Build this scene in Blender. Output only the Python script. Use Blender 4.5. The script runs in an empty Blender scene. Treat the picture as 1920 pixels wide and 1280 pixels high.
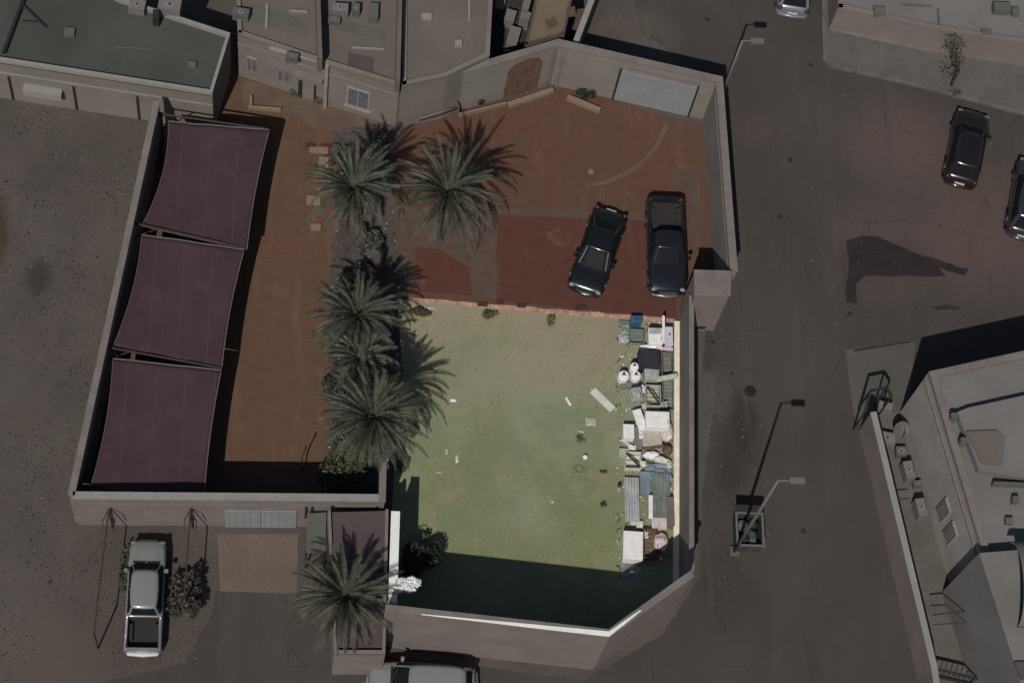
import bpy, bmesh, math, random
from mathutils import Vector, Matrix, noise
from math import radians, sin, cos, pi, atan2, hypot

# ------------------------------------------------------------------ camera
FW, FH = 1920.0, 1280.0
VPX, VPY, OFF, PXM = 500.0, 2440.0, 24.0, 38.0
_dx, _dy = VPX-960, VPY-640
FPX = hypot(_dx, _dy)/math.tan(radians(OFF))
_down = Vector((_dx, -_dy, -FPX)).normalized()
_Z = -_down
_X = (Vector((1, 0, 0)) - _Z*_Z.x).normalized()
_Y = _Z.cross(_X)
ROT = Matrix((_X, _Y, _Z))                 # camera axes -> world
CAM = -(ROT @ Vector((0, 0, -1)))*(FPX/PXM)

scene = bpy.context.scene
cd = bpy.data.cameras.new('camera'); cam = bpy.data.objects.new('camera', cd)
scene.collection.objects.link(cam)
cam.matrix_world = Matrix.Translation(CAM) @ ROT.to_4x4()
cd.sensor_width = 36.0; cd.lens = FPX/FW*36.0; cd.clip_end = 2000; cd.clip_start = 1
scene.camera = cam

# ------------------------------------------------------------------ light
SHX, SHY = 0.265, 0.77                     # shadow run per metre of height
EL = math.atan(1/hypot(SHX, SHY)); AZ = atan2(-SHX, -SHY)   # sun azimuth from +Y, clockwise
world = bpy.data.worlds.new("World"); scene.world = world; world.use_nodes = True
wn = world.node_tree.nodes; bg = wn['Background']
sky = wn.new('ShaderNodeTexSky'); sky.sky_type = 'NISHITA'; sky.sun_disc = False
sky.sun_elevation = EL; sky.sun_rotation = AZ
world.node_tree.links.new(sky.outputs[0], bg.inputs[0]); bg.inputs[1].default_value = 0.05
sd = bpy.data.lights.new('sun', 'SUN'); sd.energy = 3.2; sd.angle = radians(0.5); sd.color = (1, 0.955, 0.9)
sun = bpy.data.objects.new('sun', sd); scene.collection.objects.link(sun)
sun.rotation_euler = Vector((-SHX, -SHY, 1)).to_track_quat('Z', 'Y').to_euler()
sun.location = (-10, -30, 40)
scene.view_settings.view_transform = 'Standard'; scene.view_settings.look = 'None'
scene.view_settings.exposure = 0; scene.view_settings.gamma = 1

# ------------------------------------------------------------------ helpers
def at(px, py, z=0.0):
    r = ROT @ Vector((px-FW/2, FH/2-py, -FPX))
    return CAM + r*((z-CAM.z)/r.z)
def W(pts, z=0.0): return [at(p[0], p[1], z) for p in pts]

def lin(c):
    c /= 255.0
    return c/12.92 if c <= 0.04045 else ((c+0.055)/1.055)**2.4
KH, KV = 0.86, 0.66                        # light on level and on south-facing surfaces
def col(r, g, b, k=KH): return tuple(min(lin(v)/k, 0.85) for v in (r, g, b))

def link(o): scene.collection.objects.link(o); return o
def tag(o, label=None, cat=None, group=None, kind=None):
    if label: o['label'] = label
    if cat: o['category'] = cat
    if group: o['group'] = group
    if kind: o['kind'] = kind
    return o
def empty(name, loc, label, cat, group=None, rz=0):
    o = link(bpy.data.objects.new(name, None)); o.location = loc; o.rotation_euler = (0, 0, rz)
    o.empty_display_size = 0.3
    return tag(o, label, cat, group)

class N:
    """small node-graph helper"""
    def __init__(s, name, rough=0.85, metal=0.0, spec=0.3):
        s.m = bpy.data.materials.new(name); s.m.use_nodes = True
        s.t = s.m.node_tree; s.b = s.t.nodes['Principled BSDF']
        s.b.inputs['Roughness'].default_value = rough; s.b.inputs['Metallic'].default_value = metal
        s.b.inputs['Specular IOR Level'].default_value = spec
        s.co = s.t.nodes.new('ShaderNodeTexCoord')
        s.obj = s.co.outputs['Object']
    def l(s, a, b): s.t.links.new(a, b)
    def noise(s, scale, detail=4, rough=0.6, vec=None, dist=0.0):
        n = s.t.nodes.new('ShaderNodeTexNoise'); n.inputs['Scale'].default_value = scale
        n.inputs['Detail'].default_value = detail; n.inputs['Roughness'].default_value = rough
        n.inputs['Distortion'].default_value = dist
        s.l(vec or s.obj, n.inputs['Vector']); return n.outputs['Fac']
    def ramp(s, fac, lo, hi, a=0.0, b=1.0):
        n = s.t.nodes.new('ShaderNodeMapRange'); n.inputs[1].default_value = lo; n.inputs[2].default_value = hi
        n.inputs[3].default_value = a; n.inputs[4].default_value = b; n.interpolation_type = 'SMOOTHSTEP'
        s.l(fac, n.inputs[0]); return n.outputs[0]
    def mix(s, fac, a, b, mode='MIX'):
        n = s.t.nodes.new('ShaderNodeMix'); n.data_type = 'RGBA'; n.blend_type = mode
        for v, i in ((fac, 0), (a, 6), (b, 7)):
            if isinstance(v, (int, float)): n.inputs[i].default_value = v
            elif isinstance(v, tuple): n.inputs[i].default_value = (*v[:3], 1)
            else: s.l(v, n.inputs[i])
        return n.outputs[2]
    def math(s, op, a, b):
        n = s.t.nodes.new('ShaderNodeMath'); n.operation = op
        for v, i in ((a, 0), (b, 1)):
            if isinstance(v, (int, float)): n.inputs[i].default_value = v
            else: s.l(v, n.inputs[i])
        return n.outputs[0]
    def blob(s, px, py, rx, ry, soft=0.5, wob=0.35):
        """soft irregular spot round a world point, radii in metres"""
        c = at(px, py)
        m = s.t.nodes.new('ShaderNodeMapping'); m.vector_type = 'POINT'
        m.inputs['Scale'].default_value = (1/rx, 1/ry, 0); m.inputs['Location'].default_value = (-c.x/rx, -c.y/ry, 0)
        s.l(s.obj, m.inputs['Vector'])
        n = s.t.nodes.new('ShaderNodeVectorMath'); n.operation = 'LENGTH'; s.l(m.outputs[0], n.inputs[0])
        d = s.math('ADD', n.outputs['Value'], s.math('MULTIPLY', s.math('SUBTRACT', s.noise(0.9/ min(rx, ry), 5, 0.65), 0.5), wob*2.5))
        return s.ramp(d, 1-soft, 1+soft*0.4, 1, 0)
    def bump(s, fac, strength=0.3, dist=0.02):
        n = s.t.nodes.new('ShaderNodeBump'); n.inputs['Strength'].default_value = strength
        n.inputs['Distance'].default_value = dist; s.l(fac, n.inputs['Height']); s.l(n.outputs[0], s.b.inputs['Normal'])
    def out(s, c):
        if isinstance(c, tuple): s.b.inputs['Base Color'].default_value = (*c[:3], 1)
        else: s.l(c, s.b.inputs['Base Color'])
        return s.m
def sc(c, f): return tuple(v*f for v in c)

def mat(name, c, rough=0.85, var=0.25, scale=1.2, fine=0.12, fscale=14, metal=0.0, spec=0.3, streak=0):
    n = N(name, rough, metal, spec)
    a = n.ramp(n.noise(scale, 5, 0.6), 0.3, 0.7)
    v = n.mix(a, sc(c, 1-var), sc(c, 1+var*0.6))
    f = n.ramp(n.noise(fscale, 3, 0.7), 0.3, 0.7)
    v = n.mix(f, v, n.mix(1.0, v, (1-fine*2,)*3, 'MULTIPLY'))
    if streak:
        mp = n.t.nodes.new('ShaderNodeMapping'); mp.inputs['Scale'].default_value = (3, 3, 0.3); n.l(n.obj, mp.inputs[0])
        v = n.mix(n.ramp(n.noise(1.5, 4, 0.7, mp.outputs[0]), 0.45, 0.75, 0, streak), v, sc(c, 0.55))
    n.bump(n.noise(fscale*1.6, 3), 0.15, 0.01)
    return n.out(v)

def flatmat(name, c, rough=0.5, metal=0.0, spec=0.5): return N(name, rough, metal, spec).out(c)

def mesh_obj(name, bm, m, parent=None, smooth=False, bevel=0.0, loc=None):
    if bevel:
        bmesh.ops.bevel(bm, geom=[e for e in bm.edges if len(e.link_faces) == 2 and e.calc_face_angle(0) > 0.6],
                        offset=bevel, segments=2, profile=0.6, affect='EDGES', clamp_overlap=True)
    bmesh.ops.recalc_face_normals(bm, faces=bm.faces[:])
    me = bpy.data.meshes.new(name)
    if loc is not None: bmesh.ops.translate(bm, verts=bm.verts[:], vec=-Vector(loc))
    bm.to_mesh(me); bm.free()
    if smooth:
        for p in me.polygons: p.use_smooth = True
    o = link(bpy.data.objects.new(name, me))
    for k in (m if isinstance(m, (list, tuple)) else [m]): me.materials.append(k)
    if loc is not None: o.location = loc
    if parent: o.parent = parent
    return o

def add_prism(bm, poly, z0, z1):
    """poly: list of xy(z) points; z0, z1 heights"""
    lo = [bm.verts.new((p[0], p[1], z0)) for p in poly]; hi = [bm.verts.new((p[0], p[1], z1)) for p in poly]
    n = len(poly); bm.faces.new(hi); bm.faces.new(lo[::-1])
    for i in range(n): bm.faces.new((lo[i], lo[(i+1) % n], hi[(i+1) % n], hi[i]))
def add_box(bm, x0, x1, y0, y1, z0, z1):
    add_prism(bm, [(x0, y0), (x1, y0), (x1, y1), (x0, y1)], z0, z1)
def add_obox(bm, c, ax, hx, hy, z0, z1):
    a = Vector((cos(ax), sin(ax))); b = Vector((-sin(ax), cos(ax))); c = Vector(c[:2])
    add_prism(bm, [c-a*hx-b*hy, c+a*hx-b*hy, c+a*hx+b*hy, c-a*hx+b*hy], z0, z1)
def add_bar(bm, a, b, w, h=None):
    """square bar between 3-D points"""
    h = h or w; a = Vector(a); b = Vector(b); d = (b-a).normalized()
    up = Vector((0, 0, 1)) if abs(d.z) < 0.95 else Vector((0, 1, 0))
    s = d.cross(up).normalized(); u = s.cross(d)
    v = [bm.verts.new(p + s*i*w/2 + u*j*h/2) for p in (a, b) for i, j in ((-1, -1), (1, -1), (1, 1), (-1, 1))]
    for f in ((0, 1, 2, 3), (7, 6, 5, 4), (0, 4, 5, 1), (1, 5, 6, 2), (2, 6, 7, 3), (3, 7, 4, 0)): bm.faces.new([v[i] for i in f])
def add_tube(bm, pts, rad, seg=10, caps=True):
    pts = [Vector(p) for p in pts]; rings = []
    rads = rad if isinstance(rad, (list, tuple)) else [rad]*len(pts)
    for i, p in enumerate(pts):
        d = (pts[min(i+1, len(pts)-1)]-pts[max(i-1, 0)]).normalized()
        up = Vector((0, 0, 1)) if abs(d.z) < 0.9 else Vector((1, 0, 0))
        s = d.cross(up).normalized(); u = s.cross(d)
        rings.append([bm.verts.new(p + (s*cos(2*pi*k/seg)+u*sin(2*pi*k/seg))*rads[i]) for k in range(seg)])
    for a, b in zip(rings, rings[1:]):
        for k in range(seg): bm.faces.new((a[k], a[(k+1) % seg], b[(k+1) % seg], b[k]))
    if caps: bm.faces.new(rings[0][::-1]); bm.faces.new(rings[-1])

def sheet(name, pts_px, m, z=0.004, wob=0.0, kind='structure', seed=1):
    pts = W(pts_px, z); out = []
    if wob:
        for i, p in enumerate(pts):
            q = pts[(i+1) % len(pts)]; n = max(1, int((q-p).length/0.25))
            for k in range(n):
                r = p.lerp(q, k/n)
                w = noise.noise_vector(Vector((r.x*1.1, r.y*1.1, seed)))*wob + noise.noise_vector(Vector((r.x*3.3, r.y*3.3, seed+9)))*wob*0.5
                out.append(Vector((r.x+w.x, r.y+w.y, z)))
    else: out = pts
    bm = bmesh.new(); f = bm.faces.new([bm.verts.new(p) for p in out])
    if f.normal.z < 0: f.normal_flip()
    bmesh.ops.triangulate(bm, faces=bm.faces[:])
    me = bpy.data.meshes.new(name); bm.to_mesh(me); bm.free(); me.materials.append(m)
    for p in me.polygons:
        if p.normal.z < 0: p.flip()
    o = link(bpy.data.objects.new(name, me))
    if kind: o['kind'] = kind
    return o

def wall_ribbon(bm, pts, thick, z0, z1, side=1):
    """wall along world polyline; thickness goes to the left (side 1) or right (-1) of travel"""
    pts = [Vector((p[0], p[1])) for p in pts]; n = len(pts); off = []
    for i in range(n):
        ds = []
        if i > 0: ds.append((pts[i]-pts[i-1]).normalized())
        if i < n-1: ds.append((pts[i+1]-pts[i]).normalized())
        ns = [Vector((-d.y, d.x))*side for d in ds]; m = sum(ns, Vector((0, 0))).normalized()
        off.append(pts[i]+m*(thick/max(0.3, m.dot(ns[0]))))
    for i in range(n-1):
        add_prism(bm, [pts[i], pts[i+1], off[i+1], off[i]], z0, z1)
def wall(name, top_px, h, thick, m, label, cat='wall', side=1, cope=None, copem=None, cope_over=0.05, group=None):
    pts = W(top_px, h)
    o = empty(name, (pts[0].x, pts[0].y, 0), label, cat, group)
    bm = bmesh.new(); wall_ribbon(bm, pts, thick, -0.05, h-0.12, side)
    bmesh.ops.remove_doubles(bm, verts=bm.verts[:], dist=1e-4)
    child(mesh_obj('wall_body', bm, m), o)
    bm = bmesh.new()
    base = [Vector((p.x, p.y)) for p in pts]; ctr = base
    wall_ribbon(bm, shift(base, -cope_over*side), thick+2*cope_over, h-0.12, h, side)
    bmesh.ops.remove_doubles(bm, verts=bm.verts[:], dist=1e-4)
    child(mesh_obj('coping', bm, copem or m), o)
    return o
def shift(pts, d):
    n = len(pts); out = []
    for i in range(n):
        ds = []
        if i > 0: ds.append((pts[i]-pts[i-1]).normalized())
        if i < n-1: ds.append((pts[i+1]-pts[i]).normalized())
        ns = [Vector((-q.y, q.x)) for q in ds]; m = sum(ns, Vector((0, 0))).normalized()
        out.append(pts[i]+m*(d/max(0.3, m.dot(ns[0]))))
    return out
def child(o, parent):
    """parent an object whose mesh is in world space to an unrotated/rotated empty"""
    o.parent = parent
    loc = Matrix.Translation(parent.location) @ Matrix.Rotation(parent.rotation_euler.z, 4, 'Z')
    p = parent
    if p.parent:
        loc = Matrix.Translation(p.parent.location) @ Matrix.Rotation(p.parent.rotation_euler.z, 4, 'Z') @ loc
    o.data.transform(loc.inverted())
    return o

# ------------------------------------------------------------------ materials
SAND = col(75, 69, 64)
def ground_mat():
    n = N('sandy_ground', 0.95)
    v = n.mix(n.ramp(n.noise(0.18, 6, 0.6), 0.35, 0.68), sc(SAND, 0.82), sc(SAND, 1.12))
    v = n.mix(n.ramp(n.noise(0.5, 5, 0.7), 0.45, 0.7, 0, 0.5), v, col(86, 72, 68))
    v = n.mix(n.ramp(n.noise(3.2, 6, 0.85), 0.5, 0.68, 0, 0.75), v, sc(SAND, 0.62))
    v = n.mix(n.ramp(n.noise(1.6, 5, 0.75), 0.55, 0.7, 0, 0.5), v, sc(SAND, 1.35))
    v = n.mix(n.ramp(n.noise(9.0, 2, 0.8), 0.62, 0.72, 0, 0.7), v, sc(SAND, 1.7))
    v = n.mix(n.math('MULTIPLY', n.blob(72, 520, 0.75, 1.1, 0.7), 0.62), v, sc(SAND, 0.28))
    v = n.mix(n.math('MULTIPLY', n.blob(-8, 445, 0.7, 2.4, 0.6), 0.8), v, col(52, 48, 26))
    v = n.mix(n.math('MULTIPLY', n.blob(270, 1120, 5.0, 4.2, 0.5), 0.35), v, col(62, 54, 48))
    v = n.mix(n.math('MULTIPLY', n.blob(20, 1250, 6.0, 3.0, 0.6), 0.4), v, col(88, 76, 70))
    n.bump(n.noise(9, 5, 0.7), 0.5, 0.05)
    return n.out(v)
ROADC = col(63, 58, 54)
def road_mat():
    n = N('asphalt', 0.92)
    v = n.mix(n.ramp(n.noise(0.12, 5, 0.55), 0.35, 0.65), sc(ROADC, 0.9), sc(ROADC, 1.08))
    for p in ((1840, 430, 4.5, 4.5, .8), (1700, 270, 3.4, 3, .8), (1650, 470, 3, 3.2, .6), (1420, 250, 2.0, 1.3, .3)):
        v = n.mix(n.math('MULTIPLY', n.blob(*p[:4], 0.8), p[4]), v, col(82, 67, 63))
    # damp dark stain east of the road and dark soil beside the lamp
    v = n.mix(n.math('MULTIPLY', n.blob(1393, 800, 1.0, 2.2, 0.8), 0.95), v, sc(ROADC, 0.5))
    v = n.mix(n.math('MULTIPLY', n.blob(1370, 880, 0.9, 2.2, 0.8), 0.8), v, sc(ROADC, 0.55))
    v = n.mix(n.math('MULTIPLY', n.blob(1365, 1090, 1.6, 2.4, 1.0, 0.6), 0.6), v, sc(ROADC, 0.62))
    v = n.mix(n.math('MULTIPLY', n.blob(1345, 745, 0.8, 1.5, 0.9), 0.55), v, sc(ROADC, 1.6))
    v = n.mix(n.math('MULTIPLY', n.blob(1300, 60, 2.2, 1.9, 0.8), 0.25), v, sc(ROADC, 0.8))
    v = n.mix(n.math('MULTIPLY', n.blob(1180, 60, 2.6, 1.9, 0.7), 0.7), v, col(84, 77, 70))
    v = n.mix(n.math('MULTIPLY', n.blob(1230, 75, 0.45, 0.4, 0.8), 0.5), v, sc(ROADC, 0.65))
    v = n.mix(n.math('MULTIPLY', n.blob(1665, 485, 2.6, 1.5, 0.9), 0.45), v, sc(ROADC, 0.62))
    v = n.mix(n.math('MULTIPLY', n.blob(1596, 520, .7, 2.0, 0.9), 0.4), v, sc(ROADC, 0.62))
    mp = n.t.nodes.new('ShaderNodeMapping'); mp.inputs['Scale'].default_value = (1, .09, 1); mp.inputs['Rotation'].default_value = (0, 0, .12); n.l(n.obj, mp.inputs[0])
    v = n.mix(n.ramp(n.noise(0.9, 5, .65, mp.outputs[0]), 0.48, 0.7, 0, 0.45), v, sc(ROADC, 1.3))
    v = n.mix(n.ramp(n.noise(1.3, 5, .7, mp.outputs[0], .6), 0.55, 0.72, 0, 0.5), v, sc(ROADC, 0.75))
    vo = n.t.nodes.new('ShaderNodeTexVoronoi'); vo.feature = 'DISTANCE_TO_EDGE'; vo.inputs['Scale'].default_value = .28; n.l(n.obj, vo.inputs['Vector'])
    crk = n.math('MULTIPLY', n.ramp(vo.outputs['Distance'], 0.0, 0.012, 1, 0), n.ramp(n.noise(.35, 3), .45, .6))
    v = n.mix(n.math('MULTIPLY', crk, .45), v, sc(ROADC, .5))
    v = n.mix(n.ramp(n.noise(3, 6, 0.8), 0.5, 0.75, 0, 0.4), v, sc(ROADC, 0.75))
    v = n.mix(n.ramp(n.noise(14, 2, 0.8), 0.6, 0.75, 0, 0.3), v, sc(ROADC, 1.4))
    n.bump(n.noise(25, 3), 0.3, 0.02)
    return n.out(v)
def paver_mat(name, c, c2, rot=0.0, mortar=0.75, bs=2.4):
    n = N(name, 0.85)
    mp = n.t.nodes.new('ShaderNodeMapping'); mp.inputs['Rotation'].default_value = (0, 0, rot); n.l(n.obj, mp.inputs[0])
    br = n.t.nodes.new('ShaderNodeTexBrick'); n.l(mp.outputs[0], br.inputs['Vector'])
    br.inputs['Scale'].default_value = bs*.5; br.inputs['Mortar Size'].default_value = 0.012
    br.inputs['Color1'].default_value = (*sc(c, 1.06), 1); br.inputs['Color2'].default_value = (*sc(c, 0.92), 1)
    br.inputs['Mortar'].default_value = (*sc(c, mortar), 1); br.inputs['Bias'].default_value = 0
    v = n.mix(n.ramp(n.noise(0.35, 5, 0.65), 0.35, 0.68, 0, 0.8), br.outputs['Color'], c2)
    v = n.mix(n.ramp(n.noise(1.6, 6, 0.8), 0.5, 0.72, 0, 0.5), v, sc(c, 0.68))
    mp2 = n.t.nodes.new('ShaderNodeMapping'); mp2.inputs['Scale'].default_value = (1, .12, 1); mp2.inputs['Rotation'].default_value = (0, 0, -.1); n.l(n.obj, mp2.inputs[0])
    v = n.mix(n.ramp(n.noise(1.4, 5, .7, mp2.outputs[0]), 0.5, 0.72, 0, 0.45), v, tuple(min(1, q*1.25+.012) for q in c))
    v = n.mix(n.ramp(n.noise(.55, 4, .6, dist=1.0), 0.58, 0.72, 0, 0.5), v, col(92, 78, 68))
    n.bump(br.outputs['Fac'], -0.2, 0.01)
    return n.out(v)
LAWN = col(117, 121, 94)
def lawn_mat():
    n = N('dry_turf', 0.95)
    v = n.mix(n.ramp(n.noise(0.22, 4, 0.55), 0.35, 0.65), col(110, 115, 87), col(122, 127, 100))
    # bare pale earth toward the north edge, greener in the south
    for p in ((930, 580, 8.5, 1.3, .85), (1110, 650, 3.4, 2.6, .75), (800, 620, 1.8, 2.2, .7), (980, 665, 3.0, 2.4, .55), (890, 740, 2.0, 2.0, .3), (1090, 720, 2.5, 1.4, .4)):
        v = n.mix(n.math('MULTIPLY', n.blob(*p[:4], 0.8), p[4]), v, col(136, 125, 104))
    for p in ((1120, 1000, 2.6, 3.0, .6), (860, 900, 2.2, 2.4, .35), (1110, 890, 1.4, .9, .5), (1000, 1040, 4, 1.3, .4)):
        v = n.mix(n.math('MULTIPLY', n.blob(*p[:4], 0.8), p[4]), v, col(104, 110, 72))
    for p in ((920, 588, .45, .3, .7), (1033, 600, .25, .4, .7), (1132, 945, .2, .2, .7), (1132, 885, .2, .12, .7)):
        v = n.mix(n.math('MULTIPLY', n.blob(*p[:4], 0.9), p[4]), v, col(78, 78, 52))
    v = n.mix(n.ramp(n.noise(0.8, 6, 0.75, dist=.5), 0.5, 0.68, 0, 0.6), v, col(132, 125, 102))
    v = n.mix(n.ramp(n.noise(1.9, 5, 0.7), 0.52, 0.7, 0, 0.45), v, col(100, 108, 78))
    v = n.mix(n.ramp(n.noise(8, 3, 0.8), 0.5, 0.7, 0, 0.25), v, col(98, 104, 74))
    v = n.mix(n.ramp(n.noise(.35, 4, 0.6, dist=.8), 0.55, 0.68, 0, 0.5), v, col(134, 120, 102))
    n.bump(n.noise(18, 4, 0.7), 0.5, 0.04)
    return n.out(v)
M = {}
M['ground'] = ground_mat(); M['road'] = road_mat(); M['lawn'] = lawn_mat()
M['orange'] = paver_mat('orange_pavers', col(89, 64, 49), col(79, 63, 49), 0.1)
M['court'] = paver_mat('court_pavers', col(86, 58, 47), col(78, 60, 48), 0.15)
M['red'] = paver_mat('red_brick_pavers', col(79, 47, 39), col(76, 50, 41), 0.0)
M['tan'] = mat('tan_pavers', col(94, 78, 68), 0.9, 0.18, 0.8)
M['band'] = mat('grey_paver_band', col(84, 68, 60), 0.9, 0.15, 1.5)
M['concrete'] = mat('concrete', col(98, 86, 78), 0.9, 0.12, 0.6)
M['apron'] = mat('pale_apron', col(80, 76, 70), 0.92, 0.12, 0.5)
M['bedsoil'] = mat('grey_bed_ground', col(80, 72, 68), 0.95, 0.25, 0.9, 0.2, 8)
M['edging'] = mat('pink_edging', col(176, 140, 118), 0.9, 0.25, 2.0, 0.2, 6)
M['walk'] = mat('grey_pavement', col(88, 84, 79), 0.9, 0.12, 0.6, 0.1, 5)
M['wall'] = mat('plaster', col(99, 90, 86, KV), 0.92, 0.12, 0.5, 0.05, 6, streak=0.12)
M['wallin'] = mat('inner_plaster', col(103, 98, 92, KV), 0.92, 0.12, 0.5, 0.05, 6, streak=0.1)
M['coping'] = mat('coping_stone', col(112, 104, 98), 0.9, 0.15, 1)
M['cream'] = mat('cream_highlight', col(218, 209, 190, 0.86), 0.9, 0.1, 1.5, 0.08, 5, streak=0.2)  # west yard wall colour; also the highlight strip on the added ledge
M['highlight_cope'] = mat('highlight_coping', col(238, 226, 214), 0.85, 0.08, 1)  # highlight on the wall tops put into a pale colour
M['house'] = mat('house_plaster', col(98, 92, 85, KV), 0.92, 0.12, 0.4, 0.05, 5, streak=0.15)
M['roofgreen'] = mat('green_roof_felt', col(66, 66, 61), 0.9, 0.16, 0.25, 0.05, 6)
M['rooftan'] = mat('tan_roof', col(96, 88, 81), 0.9, 0.1, 0.35, 0.05, 6)
M['roofgrey'] = mat('grey_roof', col(104, 101, 98), 0.9, 0.12, 0.35, 0.05, 6)
M['roofpatch'] = mat('roof_patch', col(88, 88, 80), 0.9, 0.12, 1)
M['roofyellow'] = mat('yellow_terrace', col(104, 92, 74), 0.9, 0.1, 1)
M['brown'] = mat('brown_tile', col(88, 72, 50), 0.9, 0.2, 2)
M['pinkroof'] = mat('pink_roof', col(80, 68, 68), 0.9, 0.1, 0.8)
M['ledge'] = mat('white_ledge', col(132, 128, 122), 0.85, 0.08, 1)
M['gate'] = mat('painted_gate', col(108, 110, 111, KV), 0.6, 0.08, 1.0, 0.03, 8)
M['archwood'] = mat('brown_door', col(88, 66, 56, KV), 0.8, 0.3, 2.5)
M['glass'] = flatmat('window_glass', (0.011, 0.013, 0.016), 0.5, 0, 0.05)
M['curtain'] = mat('curtained_glass', col(72, 72, 76, .5), .3, .25, 4)
M['frame'] = mat('window_frame', col(118, 114, 110, KV), 0.7, 0.1)
M['dark'] = flatmat('dark_metal', (0.02, 0.018, 0.017), 0.6)
M['steel'] = flatmat('pale_steel', col(92, 88, 84), 0.6)
M['rust'] = mat('rusty_steel', col(66, 48, 42), 0.8, 0.3, 3)
M['sail'] = None
M['trunk'] = mat('palm_bark', col(78, 66, 56), 0.95, 0.35, 6, 0.3, 20)
M['bark'] = mat('tree_bark', col(60, 52, 44), 0.95, 0.35, 6, 0.3, 20)
def leafmat(name, c, var=0.4):
    n = N(name, 0.55, 0, 0.35)
    v = n.mix(n.ramp(n.noise(1.6, 3, 0.6), 0.35, 0.65), sc(c, 1-var), sc(c, 1+var*0.8))
    v = n.mix(n.ramp(n.noise(9, 2, 0.6), 0.45, 0.7, 0, .5), v, sc(c, 1.5))
    return n.out(v)
M['frond'] = leafmat('palm_frond', col(73, 75, 66))
M['deadfrond'] = leafmat('dead_frond', col(84, 68, 50), .3)
M['leaf'] = leafmat('shrub_leaf', col(70, 72, 52))
M['leafdark'] = leafmat('dark_leaf', (0.022, 0.03, 0.015))
M['whiteleaf'] = leafmat('white_blossom', (0.8, 0.8, 0.8), 0.06)
M['weed'] = leafmat('weed_leaf', col(86, 88, 52))

# ------------------------------------------------------------------ ground, roads, paving
bm = bmesh.new(); add_box(bm, -400, 400, -400, 400, -0.5, 0.0)
g = mesh_obj('ground', bm, M['ground']); g['kind'] = 'structure'
sheet('road', [(1318, 700), (1330, 150), (1200, 60), (1090, -400), (2600, -500), (2700, 2400), (-200, 2600), (-250, 1330), (160, 1285),
               (350, 1240), (392, 1160), (404, 1106), (562, 1106), (640, 1160), (720, 1225), (1095, 1275), (1240, 1190), (1312, 1085)], M['road'], 0.004, 0.12)
sheet('driveway', [(408, 1000), (560, 1000), (556, 1112), (412, 1108)], M['concrete'], 0.012, 0.03)
sheet('pavement', [(690, 1200), (1110, 1255), (1262, 1150), (1300, 1040), (1345, 700), (1312, 690), (1285, 1060), (1100, 1230), (700, 1190)], M['apron'], 0.008, 0.1)
sheet('sidewalk', [(1585, 655), (1718, 639), (1700, 790), (1660, 870), (1600, 775)], M['apron'], 0.010, 0.04)
# villa court
sheet('side_court', [(440, 120), (700, 232), (760, 225), (640, 330), (622, 560), (612, 900), (640, 968), (160, 966), (300, 215)], M['orange'], 0.008)
sheet('courtyard', [(690, 245), (760, 215), (1060, 165), (1320, 235), (1340, 600), (1265, 600), (760, 558), (640, 560), (620, 330)], M['court'], 0.012)
sheet('brick_court', [(932, 402), (1205, 414), (1268, 420), (1268, 596), (1000, 570), (930, 560)], M['red'], 0.018)
sheet('brick_path', [(745, 400), (905, 440), (905, 555), (765, 545), (748, 480)], M['red'], 0.018)
sheet('paving_band', [(905, 385), (1205, 400), (1275, 408), (1275, 422), (1205, 414), (932, 403), (932, 560), (903, 556), (903, 400)], M['band'], 0.024, 0.02)
sheet('stone_path', [(725, 440), (745, 380), (905, 400), (903, 556), (885, 556), (880, 500), (830, 470), (780, 460), (775, 540), (740, 560)], M['band'], 0.023, 0.05)
sheet('paving_edge', [(1262, 315), (1312, 320), (1315, 480), (1300, 480), (1290, 360), (1262, 362)], M['band'], 0.023, 0.02)
sheet('north_terrace', [(452, 150), (560, 172), (690, 222), (760, 222), (700, 246), (600, 242), (520, 205), (455, 196)], M['tan'], 0.02, 0.1)
sheet('terrace', [(620, 245), (745, 225), (760, 262), (700, 330), (640, 340), (622, 300)], M['bedsoil'], 0.022, 0.1)
sheet('planting_bed', [(630, 300), (735, 290), (745, 450), (770, 560), (757, 800), (745, 960), (612, 960), (615, 560), (628, 430)], M['bedsoil'], 0.026, 0.06)
sheet('yard_lawn', [(745, 560), (1275, 598), (1268, 1120), (1120, 1222), (722, 1190), (738, 900), (755, 700)], M['lawn'], 0.030)
sheet('paving_border', [(765, 557), (1275, 598), (1275, 607), (1080, 592), (900, 576), (772, 566)], M['edging'], 0.036, 0.06)
# pale arc of different pavers in the court
c0 = at(1120, 225); 
arc_mat = M['tan']
bm = bmesh.new(); A = []; 
ctrl = [(1246, 232), (1225, 275), (1190, 310), (1140, 336), (1095, 346)]
P = W(ctrl, 0.019); pts = []
for i in range(len(P)-1):
    for k in range(8):
        t = k/8; p0 = P[max(i-1, 0)]; p1 = P[i]; p2 = P[i+1]; p3 = P[min(i+2, len(P)-1)]
        pts.append(0.5*((2*p1)+(p2-p0)*t+(2*p0-5*p1+4*p2-p3)*t*t+(3*p1-p0-3*p2+p3)*t**3))
wall_ribbon(bm, pts, 0.22, 0.012, 0.019)
o = mesh_obj('paving_arc', bm, arc_mat); o['kind'] = 'structure'

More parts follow.
